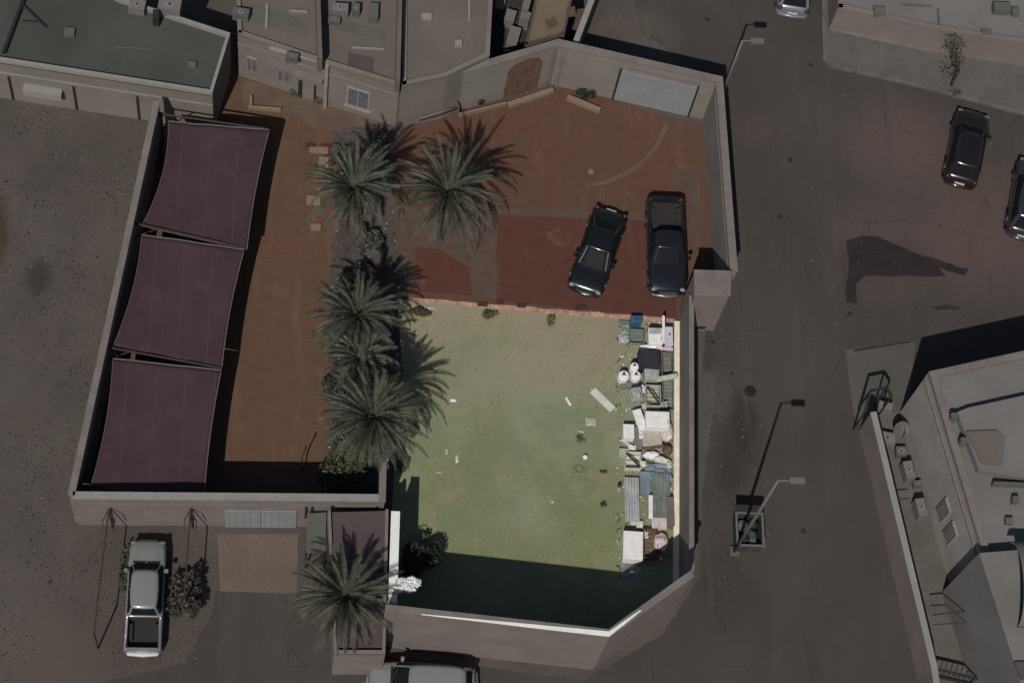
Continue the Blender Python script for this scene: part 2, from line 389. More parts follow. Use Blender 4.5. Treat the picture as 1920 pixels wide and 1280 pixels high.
# ------------------------------------------------------------------ walls
NW = wall('compound_wall', [(752, 163), (918, 122), (1048, 84), (1344, 152), (1371, 508)], 4.0, 0.28, M['wallin'],
          'tall pale plaster wall wrapping the north and northeast of the paved court', side=1, copem=M['coping'])
def panel_on_wall(name, a_px, b_px, z0, z1, m, parent, depth=0.05, arch=False, out=0.03, zref=0.0):
    """panel standing on the south/west side of a wall; a_px,b_px: foot points at height zref"""
    a = at(*a_px, zref); b = at(*b_px, zref); d = Vector((b.x-a.x, b.y-a.y, 0)); L = d.length; d.normalize()
    bm = bmesh.new(); prof = [(0, z0), (L, z0)]
    if arch:
        r = L/2; prof += [(L/2+r*cos(t*pi/14), z1-r+r*sin(t*pi/14)) for t in range(15)]
    else: prof += [(L, z1), (0, z1)]
    nrm = Vector((d.y, -d.x, 0))
    A = [bm.verts.new(Vector((a.x, a.y, 0))+d*u+Vector((0, 0, v))+nrm*out) for u, v in prof]
    B = [bm.verts.new(Vector((a.x, a.y, 0))+d*u+Vector((0, 0, v))+nrm*(out-depth)) for u, v in prof]
    bm.faces.new(A); bm.faces.new(B[::-1]); n = len(A)
    for i in range(n): bm.faces.new((A[i], B[i], B[(i+1) % n], A[(i+1) % n]))
    return child(mesh_obj(name, bm, m), parent)
# helper: foot point of the wall's line given a fraction of a top segment
def foot(top_a, top_b, t, h):
    a = at(*top_a, h); b = at(*top_b, h); return a.lerp(b, t)
def wall_panel(name, top_a, top_b, t0, t1, h, z0, z1, m, parent, depth=0.05, arch=False, out=0.05, side=-1):
    a = foot(top_a, top_b, t0, h); b = foot(top_a, top_b, t1, h)
    d = Vector((b.x-a.x, b.y-a.y, 0)); L = d.length; d.normalize(); nrm = Vector((-d.y, d.x, 0))*side
    bm = bmesh.new(); prof = [(0, z0), (L, z0)]
    if arch:
        r = L/2; prof += [(L/2+r*cos(t*pi/14), z1-r+r*sin(t*pi/14)) for t in range(15)]
    else: prof += [(L, z1), (0, z1)]
    base = Vector((a.x, a.y, 0))
    A = [bm.verts.new(base+d*u+Vector((0, 0, v))+nrm*out) for u, v in prof]
    B = [bm.verts.new(base+d*u+Vector((0, 0, v))+nrm*(out-depth)) for u, v in prof]
    bm.faces.new(A); bm.faces.new(B[::-1]); n = len(A)
    for i in range(n): bm.faces.new((A[i], B[i], B[(i+1) % n], A[(i+1) % n]))
    return child(mesh_obj(name, bm, m), parent)
gp = wall_panel('gate_leaf', (1048, 84), (1344, 152), 0.42, 0.66, 4.0, 0.05, 2.95, M['gate'], NW)
gp = wall_panel('gate_leaf', (1048, 84), (1344, 152), 0.663, 0.90, 4.0, 0.05, 2.95, M['gate'], NW)
for t in (0.41, 0.905):
    wall_panel('gate_post', (1048, 84), (1344, 152), t-0.006, t+0.006, 4.0, 0.02, 3.15, M['dark'], NW, 0.1, out=0.09)
wall_panel('arched_door', (918, 122), (1048, 84), 0.30, 0.80, 4.0, 0.02, 3.5, M['archwood'], NW, arch=True)
wall_panel('plaster_band', (1048, 84), (1344, 152), 0.02, 0.98, 4.0, 3.3, 3.42, M['coping'], NW, 0.08, out=0.04)
wall_panel('plaster_band', (1344, 152), (1371, 508), 0.04, 0.96, 4.0, 3.3, 3.42, M['coping'], NW, 0.08, out=0.04)
for t in (0.96,): wall_panel('pilaster', (918, 122), (1048, 84), t-0.02, t+0.02, 4.0, 0, 3.9, M['coping'], NW, 0.15, out=0.1)
for t in (0.04,): wall_panel('pilaster', (1048, 84), (1344, 152), t-0.01, t+0.01, 4.0, 0, 3.9, M['coping'], NW, 0.15, out=0.1)

# guard room
R = W([(1303, 507), (1370, 509), (1368, 553), (1304, 553)], 4.3)
gr = empty('guard_room', (R[0].x, R[0].y, 0), 'small square flat roofed room set into the east wall beside the black pickup', 'room')
bm = bmesh.new(); add_prism(bm, R, -0.05, 4.2); child(mesh_obj('wall', bm, M['wall']), gr)
bm = bmesh.new(); cx = sum((p for p in R), Vector())/4
add_prism(bm, [cx+(p-cx)*1.06 for p in R], 4.2, 4.32); child(mesh_obj('roof', bm, M['coping'], bevel=0.02), gr)
d0 = R[3].lerp(R[2], 0.30); d1 = R[3].lerp(R[2], 0.72)
bm = bmesh.new(); add_prism(bm, [d0+Vector((0, -0.03, 0)), d1+Vector((0, -0.03, 0)), d1+Vector((0, 0.05, 0)), d0+Vector((0, 0.05, 0))], 0.25, 0.55)
child(mesh_obj('meter_box', bm, M['dark']), gr)

YE = wall('yard_wall', [(1294, 553), (1294, 1070)], 3.3, 0.14, M['wallin'], 'tall straight wall along the east side of the grassy yard, bright strip added as a ledge at its foot', side=1, copem=M['coping'])
bm = bmesh.new(); _a = foot((1294, 553), (1294, 1070), 0.005, 3.3); _b = foot((1294, 553), (1294, 1070), 0.97, 3.3)
add_prism(bm, [(_a.x-.27, _a.y), (_a.x-.004, _a.y), (_b.x-.004, _b.y), (_b.x-.27, _b.y)], 0, 0.32); child(mesh_obj('plinth', bm, M['cream'], bevel=.01), YE)  # added ledge: stands in for a bright highlighted strip of the wall face
# yard_wall thickness goes east: flip so inner face is the line
SW = wall('yard_wall', [(1301, 1078), (1145, 1190), (722, 1143)], 5.9, 0.22, M['wall'],
          'highest wall, closing the grassy yard on the south with a cut southeast corner', side=-1, copem=M['coping'])
bm = bmesh.new()
P = W([(790, 1150.5), (1142, 1183), (1142, 1193), (1035, 1181), (905, 1165.5), (790, 1152)], 5.9)
add_prism(bm, P, 5.901, 5.93); child(mesh_obj('highlight_coping', bm, M['highlight_cope']), SW)  # paler wedge: highlight on the wall top painted in as colour
bm = bmesh.new(); P = W([(1142, 1183), (1200, 1143), (1203, 1144), (1142, 1193)], 5.9)
add_prism(bm, P, 5.901, 5.93); child(mesh_obj('highlight_coping', bm, M['highlight_cope']), SW)  # same painted highlight carried round the cut corner
YW = wall('yard_wall', [(748, 958), (742, 1142)], 4.2, 0.3, M['cream'], 'short cream topped wall between the pink roofed room and the grassy yard', side=-1, copem=M['highlight_cope'])
BW = wall('garden_wall', [(714, 866), (712, 940)], 4.0, 0.22, M['wall'], 'short wall stub behind the palm bed joining the carport wall', side=1, copem=M['coping'])
CW = wall('boundary_wall', [(298, 190), (138, 928)], 3.9, 0.22, M['wall'], 'long slanting wall between the sandy lot and the maroon shade sails', side=-1, copem=M['coping'])
CS = wall('boundary_wall', [(136, 932), (712, 937)], 3.9, 0.24, M['wall'], 'south wall of the carport court with the pale blue garage gate', side=1, copem=M['ledge'])
wall_panel('gate_leaf', (136, 932), (712, 937), 0.490, 0.608, 3.9, 0.05, 2.4, M['gate'], CS, 0.06, out=0.08, side=-1)
wall_panel('gate_leaf', (136, 932), (712, 937), 0.610, 0.728, 3.9, 0.05, 2.4, M['gate'], CS, 0.06, out=0.08, side=-1)
wall_panel('plaster_band', (136, 932), (712, 937), 0.02, 0.99, 3.9, 3.0, 3.1, M['coping'], CS, 0.08, out=0.05, side=-1)
for t in (0.755, 0.775): wall_panel('wall_lamp', (136, 932), (712, 937), t, t+0.006, 3.9, 1.6, 3.1, M['dark'], CS, 0.1, out=0.16, side=-1)

# pink roofed room
R = W([(614, 960), (728, 957), (722, 1226), (626, 1226)], 3.5)
pr = empty('utility_room', (R[0].x, R[0].y, 0), 'low utility room with dull pink flat roof beside the southern palm', 'room')
bm = bmesh.new(); add_prism(bm, R, -0.05, 3.4); child(mesh_obj('wall', bm, M['wall']), pr)
bm = bmesh.new(); add_prism(bm, R, 3.4, 3.5); child(mesh_obj('roof', bm, M['pinkroof']), pr)
bm = bmesh.new(); wall_ribbon(bm, [Vector(p[:2]) for p in (R[0], R[3], R[2], R[1])], 0.14, 3.5, 3.72, 1); child(mesh_obj('parapet', bm, M['coping']), pr)
P = W([(576, 962), (612, 960), (610, 1035), (574, 1035)], 2.6)
po = empty('gate_porch', (P[0].x, P[0].y, 0), 'narrow flat porch slab between the garage gate and the pink roof', 'porch')
bm = bmesh.new(); add_prism(bm, P, 2.48, 2.6); child(mesh_obj('slab', bm, M['roofpatch'], bevel=0.02), po)
for q in (P[3], P[2]):
    bm = bmesh.new(); add_tube(bm, [(q.x*1, q.y+0.08, 0), (q.x, q.y+0.08, 2.48)], 0.05); child(mesh_obj('post', bm, M['dark']), po)

# ------------------------------------------------------------------ houses
def house(name, roof_px, h, label, wallm, roofm, parapet=0.35, pthick=0.2, copem=None, open_edges=()):
    R = W(roof_px, h)
    area = sum(R[i].x*R[(i+1) % len(R)].y-R[(i+1) % len(R)].x*R[i].y for i in range(len(R)))
    if area < 0: R = R[::-1]
    o = empty(name, (R[0].x, R[0].y, 0), label, 'house')
    bm = bmesh.new(); add_prism(bm, R, -0.05, h-parapet-0.1); child(mesh_obj('wall', bm, wallm), o)
    bm = bmesh.new(); add_prism(bm, R, h-parapet-0.1, h-parapet); child(mesh_obj('roof', bm, roofm), o)
    bm = bmesh.new(); wall_ribbon(bm, [Vector(p[:2]) for p in R+[R[0]]], pthick, h-parapet, h, 1)
    child(mesh_obj('parapet', bm, copem or wallm), o)
    return o, R
H1, R1 = house('house', [(-90, 98), (398, 174), (432, 62), (225, -5), (60, -90), (-90, -90)], 3.9, 'long low house with a grey green flat roof at the top left corner', M['house'], M['roofgreen'], 0.3, 0.16, M['ledge'])
a = R1  # front ledge and facade strips
def facade_panel(parent, a_px, b_px, h, t0, t1, z0, z1, name, m, out=0.04, depth=0.06):
    return wall_panel(name, a_px, b_px, t0, t1, h, z0, z1, m, parent, depth, out=out, side=-1)
facade_panel(H1, (-90, 98), (398, 174), 3.9, 0.0, 1.0, 2.6, 2.7, 'string_course', M['ledge'])
facade_panel(H1, (-90, 98), (398, 174), 3.9, 0.26, 0.41, 1.35, 1.9, 'awning', M['ledge'], 0.4, 0.4)
for t in (0.2, 0.452, 0.70): facade_panel(H1, (-90, 98), (398, 174), 3.9, t, t+0.008, 0.1, 2.4, 'downpipe', M['dark'], 0.09, 0.08)
# roof pipe frame at the top left
pf = empty('roof_pipe', at(20, 60, 3.7), 'dark forked pipe lying across the green roof', 'pipe')
for a_, b_, r_ in (((6, 100), (40, 8), 0.09), ((40, 8), (52, -20), 0.09), ((42, 10), (85, 52), 0.035), ((38, 40), (70, 42), 0.03)):
    bm = bmesh.new(); add_tube(bm, [at(*a_, 3.85), at(*b_, 3.85)], r_, 8); child(mesh_obj('pipe', bm, M['dark']), pf)

H2, R2 = house('villa', [(446, 62), (612, 118), (750, 160), (762, -80), (440, -80)], 4.2, 'terraced villa with ribbed roof and blue windows facing the side court', M['house'], M['rooftan'], 0.18, 0.2)
def win(parent, A, B, h, t0, t1, z0, z1):
    f = facade_panel(parent, A, B, h, t0, t1, z0, z1, 'window', M['frame'], 0.07, 0.1)
    g_ = facade_panel(parent, A, B, h, t0+(t1-t0)*.08, t1-(t1-t0)*.08, z0+.08, z1-.08, 'pane', M['curtain'], 0.085, 0.02)
    g_.parent = f; g_.matrix_parent_inverse.identity()
    m_ = facade_panel(parent, A, B, h, (t0+t1)/2-.006, (t0+t1)/2+.006, z0+.08, z1-.08, 'mullion', M['frame'], 0.10, 0.02)
    m_.parent = f; m_.matrix_parent_inverse.identity()
    f.parent = parent
    return f
def fixsub(f):
    # frame meshes are in parent space; give the frame a neutral transform
    f.location = (0, 0, 0)
for A, B, h, t0, t1, z0, z1 in (((612, 118), (750, 160), 4.2, 0.30, 0.62, 0.9, 2.6), ((446, 62), (612, 118), 4.2, 0.1, 0.22, 1.0, 2.3), ((446, 62), (612, 118), 4.2, 0.45, 0.6, 1.0, 2.3)):
    fixsub(win(H2, A, B, h, t0, t1, z0, z1))
facade_panel(H2, (446, 62), (612, 118), 4.2, 0.0, 1.0, 3.2, 3.3, 'string_course', M['coping'], 0.1, 0.1)
facade_panel(H2, (612, 118), (750, 160), 4.2, 0.02, 1.0, 3.2, 3.3, 'string_course', M['coping'], 0.1, 0.1)
facade_panel(H2, (612, 118), (750, 160), 4.2, 0.0, 0.045, 0, 4.18, 'pilaster', M['frame'], 0.22, 0.2)
def roof_wall(parent, a, b, z, h, t, m, name='party_wall'):
    A = at(*a, z+h); B = at(*b, z+h); bm = bmesh.new(); wall_ribbon(bm, [A.xy, B.xy], t, z, z+h, 1)
    return child(mesh_obj(name, bm, m), parent)
roof_wall(H2, (590, -80), (596, 108), 4.02, 1.4, 0.22, M['rooftan'])
roof_wall(H2, (748, -80), (742, 150), 4.02, 1.3, 0.22, M['rooftan'])
for k, (q, m_) in enumerate((([(470, 10), (575, 40), (573, 68), (476, 42)], 'roofpatch'), ([(628, 36), (722, 60), (722, 76), (630, 56)], 'roofpatch'),
                        ([(652, 98), (700, 110), (700, 138), (652, 126)], 'pinkroof'), ([(505, 86), (600, 112), (597, 118), (505, 93)], 'ledge'))):
    bm = bmesh.new(); add_prism(bm, W(q, 4.06), 4.02, 4.06); child(mesh_obj('roof_slab', bm, M[m_], bevel=0.01), H2)
H3, R3 = house('annexe', [(754, 160), (838, 142), (918, 104), (928, -80), (756, -80)], 4.4, 'plain annexe with a bare tan flat roof left of the dark alley', M['house'], M['rooftan'], 0.12, 0.22)
H4, R4 = house('annexe', [(985, 84), (1045, 68), (1060, 60), (1085, -60), (1015, -60)], 3.6, 'small annexe whose yellowish terrace carries two brown tiles', M['house'], M['roofyellow'], 0.1, 0.12, M['pinkroof'])
for q in ([(1022, 38), (1040, 32), (1046, 48), (1028, 54)], [(1062, 14), (1078, 12), (1080, 30), (1062, 32)]):
    bm = bmesh.new(); add_prism(bm, W(q, 3.56), 3.5, 3.56); child(mesh_obj('tile_panel', bm, M['brown']), H4)
L5 = wall('side_wall', [(1076, 78), (1128, -60)], 3.4, 0.2, M['coping'], 'narrow wall running north from the peak of the compound wall', side=-1, copem=M['ledge'])
# dark alley floor
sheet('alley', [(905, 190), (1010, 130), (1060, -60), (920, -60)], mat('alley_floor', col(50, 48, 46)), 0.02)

# NE building on raised pavement
bm = bmesh.new(); add_prism(bm, W([(1541, -160), (1546, 108), (1560, 122), (1720, 158), (1960, 222), (2100, -160)], 0.14), -0.05, 0.14)
o = mesh_obj('raised_pavement', bm, M['walk'], bevel=0.02); o['kind'] = 'structure'
bm = bmesh.new(); wall_ribbon(bm, W([(1538, -160), (1543, 110), (1558, 125), (1720, 161), (1962, 226)], 0.15), 0.15, -0.02, 0.17, 1)
o = mesh_obj('kerb', bm, mat('kerb_stone', col(96, 93, 88))); o['kind'] = 'structure'
H6, R6 = house('building', [(1572, 14), (1760, 55), (1970, 88), (2100, -160), (1568, -160)], 2.4, 'wide grey flat roofed building behind the kerb at the top right', M['wall'], M['roofgrey'], 0.15, 0.25)
facade_panel(H6, (1572, 14), (1760, 55), 2.4, 0.02, 0.98, 0.2, 0.34, 'plinth', M['coping'], 0.08, 0.1)

# SE building
H7, R7 = house('building', [(1742, 696), (1975, 645), (2200, 640), (2200, 1340), (1935, 1340)], 5.4, 'large grey block at the lower right with raised roof slabs', mat('light_plaster', col(128, 121, 116, KV), .9, .14, .6, .06, 6, streak=.25), M['roofgrey'], 0.22, 0.35, M['coping'])
def slab(parent, q, z0, z1, m, name='roof_slab', bev=0.02):
    bm = bmesh.new(); add_prism(bm, W(q, z1), z0, z1); return child(mesh_obj(name, bm, m, bevel=bev), parent)
slab(H7, [(1795, 772), (1815, 764), (1960, 732), (1960, 900), (1893, 892), (1836, 880)], 5.18, 5.7, M['roofgrey'])
slab(H7, [(1812, 808), (1870, 806), (1884, 822), (1880, 872), (1842, 868)], 5.7, 5.82, M['rooftan'])
slab(H7, [(1836, 1036), (1915, 1030), (2000, 1030), (2000, 1340), (1930, 1330)], -0.05, 6.15, M['roofgrey'], 'stair_block')
slab(H7, [(1902, 1240), (1960, 1238), (1965, 1270), (1915, 1272)], 6.15, 6.3, M['pinkroof'])
def small_box(parent, px, py, w, d, z0, z1, m, name, rz=0.0):
    c = at(px, py, z1); bm = bmesh.new(); add_obox(bm, c, rz, w/2, d/2, z0, z1); return child(mesh_obj(name, bm, m, bevel=0.02), parent)
for px, py in ((1790, 778), (1808, 824)):
    small_box(H7, px, py, .3, .25, 5.18, 5.85, M['roofpatch'], 'roof_vent')

PW = wall('perimeter_wall', [(1634, 772), (1748, 1250), (1760, 1330)], 2.5, 0.2, M['wall'], 'low slanting wall with weathered face beside the road at the lower right', side=1, copem=M['ledge'])
sheet('yard_floor', [(1612, 780), (1690, 772), (1870, 1340), (1740, 1340)], M['walk'], 0.02)


# ------------------------------------------------------------------ shade sails
def sail_mat():
    n = N('maroon_sail_cloth', 0.8, 0, 0.2)
    c = col(60, 45, 47)
    v = n.mix(n.ramp(n.noise(0.35, 4, 0.5), 0.35, 0.65), sc(c, 0.88), sc(c, 1.08))
    mp = n.t.nodes.new('ShaderNodeMapping'); mp.inputs['Scale'].default_value = (6, 0.5, 1); n.l(n.obj, mp.inputs[0])
    v = n.mix(n.ramp(n.noise(1.2, 4, 0.7, mp.outputs[0]), 0.5, 0.8, 0, 0.4), v, sc(c, 1.3))
    v = n.mix(n.ramp(n.noise(1.1, 6, .75, dist=.6), .5, .72, 0, .4), v, col(78, 62, 62))
    wv = n.t.nodes.new('ShaderNodeTexWave'); wv.inputs['Scale'].default_value = .23; wv.bands_direction = 'X'; n.l(n.obj, wv.inputs['Vector'])
    v = n.mix(n.ramp(wv.outputs['Fac'], .985, 1.0, 0, .35), v, sc(c, 1.6))
    n.bump(n.noise(2.4, 4, .6, mp.outputs[0]), .5, .05)
    return n.out(v)
M['sail'] = sail_mat(); M['sailedge'] = mat('sail_hem', col(104, 92, 92), 0.8, 0.1)
def sail(c4, sag, label, crease):
    """c4: NW, NE, SE, SW corner pixels; sag: how far each edge curves inwards (N,E,S,W), metres"""
    zc = (2.95, 2.75, 2.7, 2.9)
    Cn = [at(p[0], p[1], z) for p, z in zip(c4, zc)]
    o = empty('shade_sail', (Cn[0].x, Cn[0].y, 0), label, 'shade sail', 'maroon shade sails over the carport')
    n = 28; cen = sum(Cn, Vector())/4; bm = bmesh.new(); g = []
    rnd = random.Random(crease)
    for j in range(n+1):
        row = []
        for i in range(n+1):
            u, v = i/n, j/n
            p = (Cn[0]*(1-u)+Cn[1]*u)*(1-v) + (Cn[3]*(1-u)+Cn[2]*u)*v
            # edges pull inwards
            offN = (Cn[3]-Cn[0]).normalized()*sag[0]*4*u*(1-u)*(1-v)**2
            offS = (Cn[0]-Cn[3]).normalized()*sag[2]*4*u*(1-u)*v**2
            offW = (Cn[1]-Cn[0]).normalized()*sag[3]*4*v*(1-v)*(1-u)**2
            offE = (Cn[0]-Cn[1]).normalized()*sag[1]*4*v*(1-v)*u**2
            p = p+offN+offS+offW+offE
            p.z += 0.05*sin((u*1.3+v)*9+crease*2)*u*(1-u)*4*abs(v-.5) + 0.03*noise.noise(Vector((u*9, v*2.5, crease*4)))-0.22*16*u*(1-u)*v*(1-v)*0.6 + 0.05*noise.noise(Vector((u*3+crease, v*2, 1.3)))
            p.z += 0.035*math.exp(-((u-0.45-0.12*v+0.06)*16)**2)*(1 if crease == 1 else 0.15)
            row.append(bm.verts.new(p))
        g.append(row)
    for j in range(n):
        for i in range(n): bm.faces.new((g[j][i], g[j][i+1], g[j+1][i+1], g[j+1][i]))
    border = [g[0][i].co.copy() for i in range(n+1)]; east = [g[j][n].co.copy() for j in range(n+1)]
    south = [g[n][i].co.copy() for i in range(n+1)]; west = [g[j][0].co.copy() for j in range(n+1)]
    f = mesh_obj('cloth', bm, M['sail'], smooth=True); child(f, o)
    sm = f.modifiers.new('solid', 'SOLIDIFY'); sm.thickness = 0.012
    for e, r in ((border, 0.035), (east, 0.028), (west, 0.02), (south, 0.014)):
        bm = bmesh.new(); add_tube(bm, [p+Vector((0, 0, 0.02)) for p in e], r, 6)
        child(mesh_obj('hem_cable', bm, M['sailedge'], smooth=True), o)
    return o, Cn
S1, C1 = sail([(316, 228), (505, 244), (463, 468), (266, 424)], (0, .12, -.02, .35), 'northernmost maroon shade sail, creased, its west edge deeply curved', 1)
S2, C2 = sail([(266, 440), (458, 468), (416, 688), (212, 650)], (0, .12, -.02, .22), 'middle maroon shade sail between two pairs of struts', 2)
S3, C3 = sail([(212, 672), (415, 694), (383, 926), (168, 918)], (0, .1, -.02, .2), 'southernmost maroon shade sail beside the garage wall', 3)
M['post'] = mat('post_paint', col(66, 58, 56), 0.6, 0.1)
def post_frame(w_px, e_px, label):
    a = at(w_px[0], w_px[1], 3.1); b = at(e_px[0], e_px[1], 2.8)
    o = empty('sail_post', (a.x, a.y, 0), label, 'post', 'steel frames holding the sails')
    bm = bmesh.new(); add_tube(bm, [(a.x, a.y, 0), a], 0.06, 8); child(mesh_obj('post', bm, M['post']), o)
    bm = bmesh.new(); add_bar(bm, a, b, 0.07); child(mesh_obj('beam', bm, M['post']), o)
    bm = bmesh.new(); add_bar(bm, (a.x, a.y, 1.6), a.lerp(b, 0.22), 0.05); child(mesh_obj('brace', bm, M['post']), o)
    bm = bmesh.new(); add_obox(bm, a, 0, 0.12, 0.08, 2.95, 3.16); child(mesh_obj('bracket', bm, M['dark']), o)
    return o
post_frame((250, 418), (462, 466), 'dark steel frame between the northern and middle maroon sails')
post_frame((196, 650), (416, 690), 'dark steel frame between the middle and southern maroon sails')
post_frame((302, 214), (500, 242), 'dark steel frame at the north end of the sails by the house')
post_frame((146, 905), (300, 930), 'dark steel frame at the southwest corner below the last sail')

# cloth bag seen between wall and first sail
def lumpy(name, px, py, rx, ry, rz_, m, label, cat, z=0.0, rot=0.0, seed=1, parent=None, amp=.22, group=None):
    c = at(px, py, z+rz_*0.6); bm = bmesh.new(); bmesh.ops.create_icosphere(bm, subdivisions=4, radius=1)
    for v in bm.verts:
        d = noise.noise(v.co*1.7+Vector((seed*7.1, 0, 0)))*amp+noise.noise(v.co*4+Vector((0, seed*3.3, 0)))*amp*.5
        p = v.co*(1+d); p.z = max(p.z, -0.75)
        x, y = p.x*rx, p.y*ry
        v.co = Vector((c.x+x*cos(rot)-y*sin(rot), c.y+x*sin(rot)+y*cos(rot), z+(p.z+0.75)*rz_/1.75))
    o = mesh_obj(name, bm, m, smooth=True, loc=(c.x, c.y, z))
    return tag(o, label, cat, group)
M['white'] = mat('white_paint', (0.83, 0.82, 0.80), 0.55, 0.08, 3, 0.09, 9)
M['offwhite'] = mat('yellowed_plastic', (0.66, 0.64, 0.56), 0.6, 0.12, 2)
M['beige'] = mat('beige_cloth', (0.46, 0.44, 0.35), 0.9, 0.12, 2)
M['pink'] = mat('pinkish_cloth', (0.66, 0.56, 0.55), 0.9, 0.18, 3)
M['greyp'] = mat('grey_plastic', (0.2, 0.2, 0.19), 0.6, 0.2, 3)
M['ltgrey'] = mat('light_grey_metal', (0.42, 0.44, 0.43), 0.5, 0.2, 3)
M['greensheet'] = mat('greenish_sheet', (0.21, 0.25, 0.22), 0.45, 0.25, 2)
M['bluegrey'] = mat('blue_grey_sheet', (0.2, 0.25, 0.28), 0.5, 0.25, 2)
M['blue'] = mat('blue_plastic', (0.05, 0.12, 0.2), 0.5, 0.2, 3)
M['tarp'] = mat('dark_purple_tarp', (0.035, 0.03, 0.04), 0.7, 0.3, 3)
M['wood'] = mat('weathered_wood', (0.16, 0.10, 0.07), 0.9, 0.3, 4)
M['palewood'] = mat('pale_wood', (0.5, 0.5, 0.4), 0.9, 0.2, 4)
M['bagdim'] = mat('pale_sack', col(104, 94, 94), 0.9, 0.2)
tag(mesh_obj('water_tank', (lambda b: (add_tube(b, [at(315, 262, .45), at(314, 322, .45)], [.27, .27], 16), b)[1])(bmesh.new()), M['bagdim'], smooth=False), 'pale long tank peeping out beside the curved edge of the north sail', 'tank')

# ------------------------------------------------------------------ palms and plants
def frond_faces(bm, base, az, el0, L, curl, rnd, nl=26, wleaf=0.055, lmax=0.34):
    """arching rachis with two rows of leaflets"""
    n = 12; p = base.copy(); el = el0; pts = [p.copy()]; dirs = []
    roll = rnd.uniform(-.3, .3)
    for i in range(n):
        d = Vector((cos(az)*cos(el), sin(az)*cos(el), sin(el))); dirs.append(d); p = p+d*(L/n); pts.append(p.copy())
        el -= curl/n*(0.5+1.2*i/n); az += roll/n
    dirs.append(dirs[-1])
    # rachis
    for i in range(n):
        s = dirs[i].cross(Vector((0, 0, 1))).normalized()*(0.03*(1-i/n)+0.008)
        v = [bm.verts.new(q) for q in (pts[i]-s, pts[i]+s, pts[i+1]+s*.8, pts[i+1]-s*.8)]; bm.faces.new(v)
    for k in range(nl):
        t = 0.14+0.86*k/(nl-1); f = t*n; i = min(n-1, int(f)); q = pts[i].lerp(pts[i+1], f-i); d = dirs[i]
        s = d.cross(Vector((0, 0, 1))).normalized(); u = s.cross(d)
        ll = lmax*(sin(pi*min(1, 0.16+0.8*t))**0.6)*rnd.uniform(.8, 1.1)
        for sg in (-1, 1):
            dr = (d*1.0 + s*sg*0.62 + u*rnd.uniform(.25, .6) + Vector((0, 0, -0.15))).normalized()
            w = d*wleaf*0.5
            tip = q+dr*ll+Vector((0, 0, -0.08*ll))
            mid = q+dr*ll*.5+u*0.02
            bm.faces.new([bm.verts.new(x) for x in (q-w, mid-w*1.2, tip, mid+w*1.2, q+w)])
def palm(crown_px, h, R, nf, seed, label, lean=(0, 0), trunk_r=0.2, nl=24, lowdroop=0.9):
    top = at(crown_px[0], crown_px[1], h); base = Vector((top.x+lean[0], top.y+lean[1], 0)); rnd = random.Random(seed)
    o = empty('palm_tree', base, label, 'palm tree', 'date palms')
    bm = bmesh.new(); pts = []; rads = []
    for i in range(26):
        t = i/25; p = base.lerp(top-Vector((0, 0, .25)), t)+Vector((0.08*sin(t*3+seed), 0.06*sin(t*4), 0)); pts.append(p); rads.append(trunk_r*(1.25-0.35*t)*(1.08 if i % 2 else 0.92)+(0.08 if t > .93 else 0))
    add_tube(bm, pts, rads, 12); child(mesh_obj('trunk', bm, M['trunk']), o)
    bm = bmesh.new()
    for k in range(nf):
        a = k*2.39996+rnd.uniform(-.25, .25); t = (k+0.5)/nf       # inner fronds stand up, outer ones arch out and hang
        el = radians(78-82*t**0.8+rnd.uniform(-8, 8)); L = R*(0.86+0.28*t)*rnd.uniform(.82, 1.15)
        frond_faces(bm, top+Vector((cos(a), sin(a), 0))*0.12, a, el, L, (0.75+lowdroop*t)*rnd.uniform(.8, 1.2), rnd, nl)
    crown = mesh_obj('crown', bm, leafmat('palm_frond', sc(col(67, 69, 57), rnd.uniform(.78, 1.12)), .5)); child(crown, o)
    bm = bmesh.new()
    for k in range(rnd.randint(5, 9)):
        a = rnd.uniform(0, 2*pi); frond_faces(bm, top+Vector((cos(a)*.12, sin(a)*.12, -.1)), a, radians(rnd.uniform(-35, 0)), R*rnd.uniform(.6, .9), rnd.uniform(.5, 1.0), rnd, 18, .05, .22)
    child(mesh_obj('dead_fronds', bm, M['deadfrond']), o)
    bm = bmesh.new()
    for k in range(14):                                        # cut frond stubs under the crown
        a = k*2.4; add_tube(bm, [top+Vector((0, 0, -.35-.03*k)), top+Vector((cos(a)*.4, sin(a)*.4, -.15-.03*k))], [.06, .02], 5)
    child(mesh_obj('frond_stubs', bm, M['trunk']), o)
    return o
palm((838, 362), 4.7, 3.0, 66, 3, 'largest date palm, spreading over the brick court and throwing a spiky shadow')
palm((662, 352), 4.6, 2.55, 60, 7, 'northwest date palm between the orange court and the spreading palm')
palm((668, 592), 4.0, 2.4, 64, 11, 'dense grey green palm in the middle of the bed, level with the lawn edge', lowdroop=1.2)
palm((676, 672), 3.4, 1.9, 50, 19, 'smaller tangled palm just below the middle palm of the bed', lowdroop=1.3)
palm((698, 784), 4.9, 2.6, 96, 23, 'date palm leaning over the lawn and shading its west edge')
palm((646, 1118), 4.4, 2.5, 64, 31, 'lone date palm west of the pink roofed room by the road')
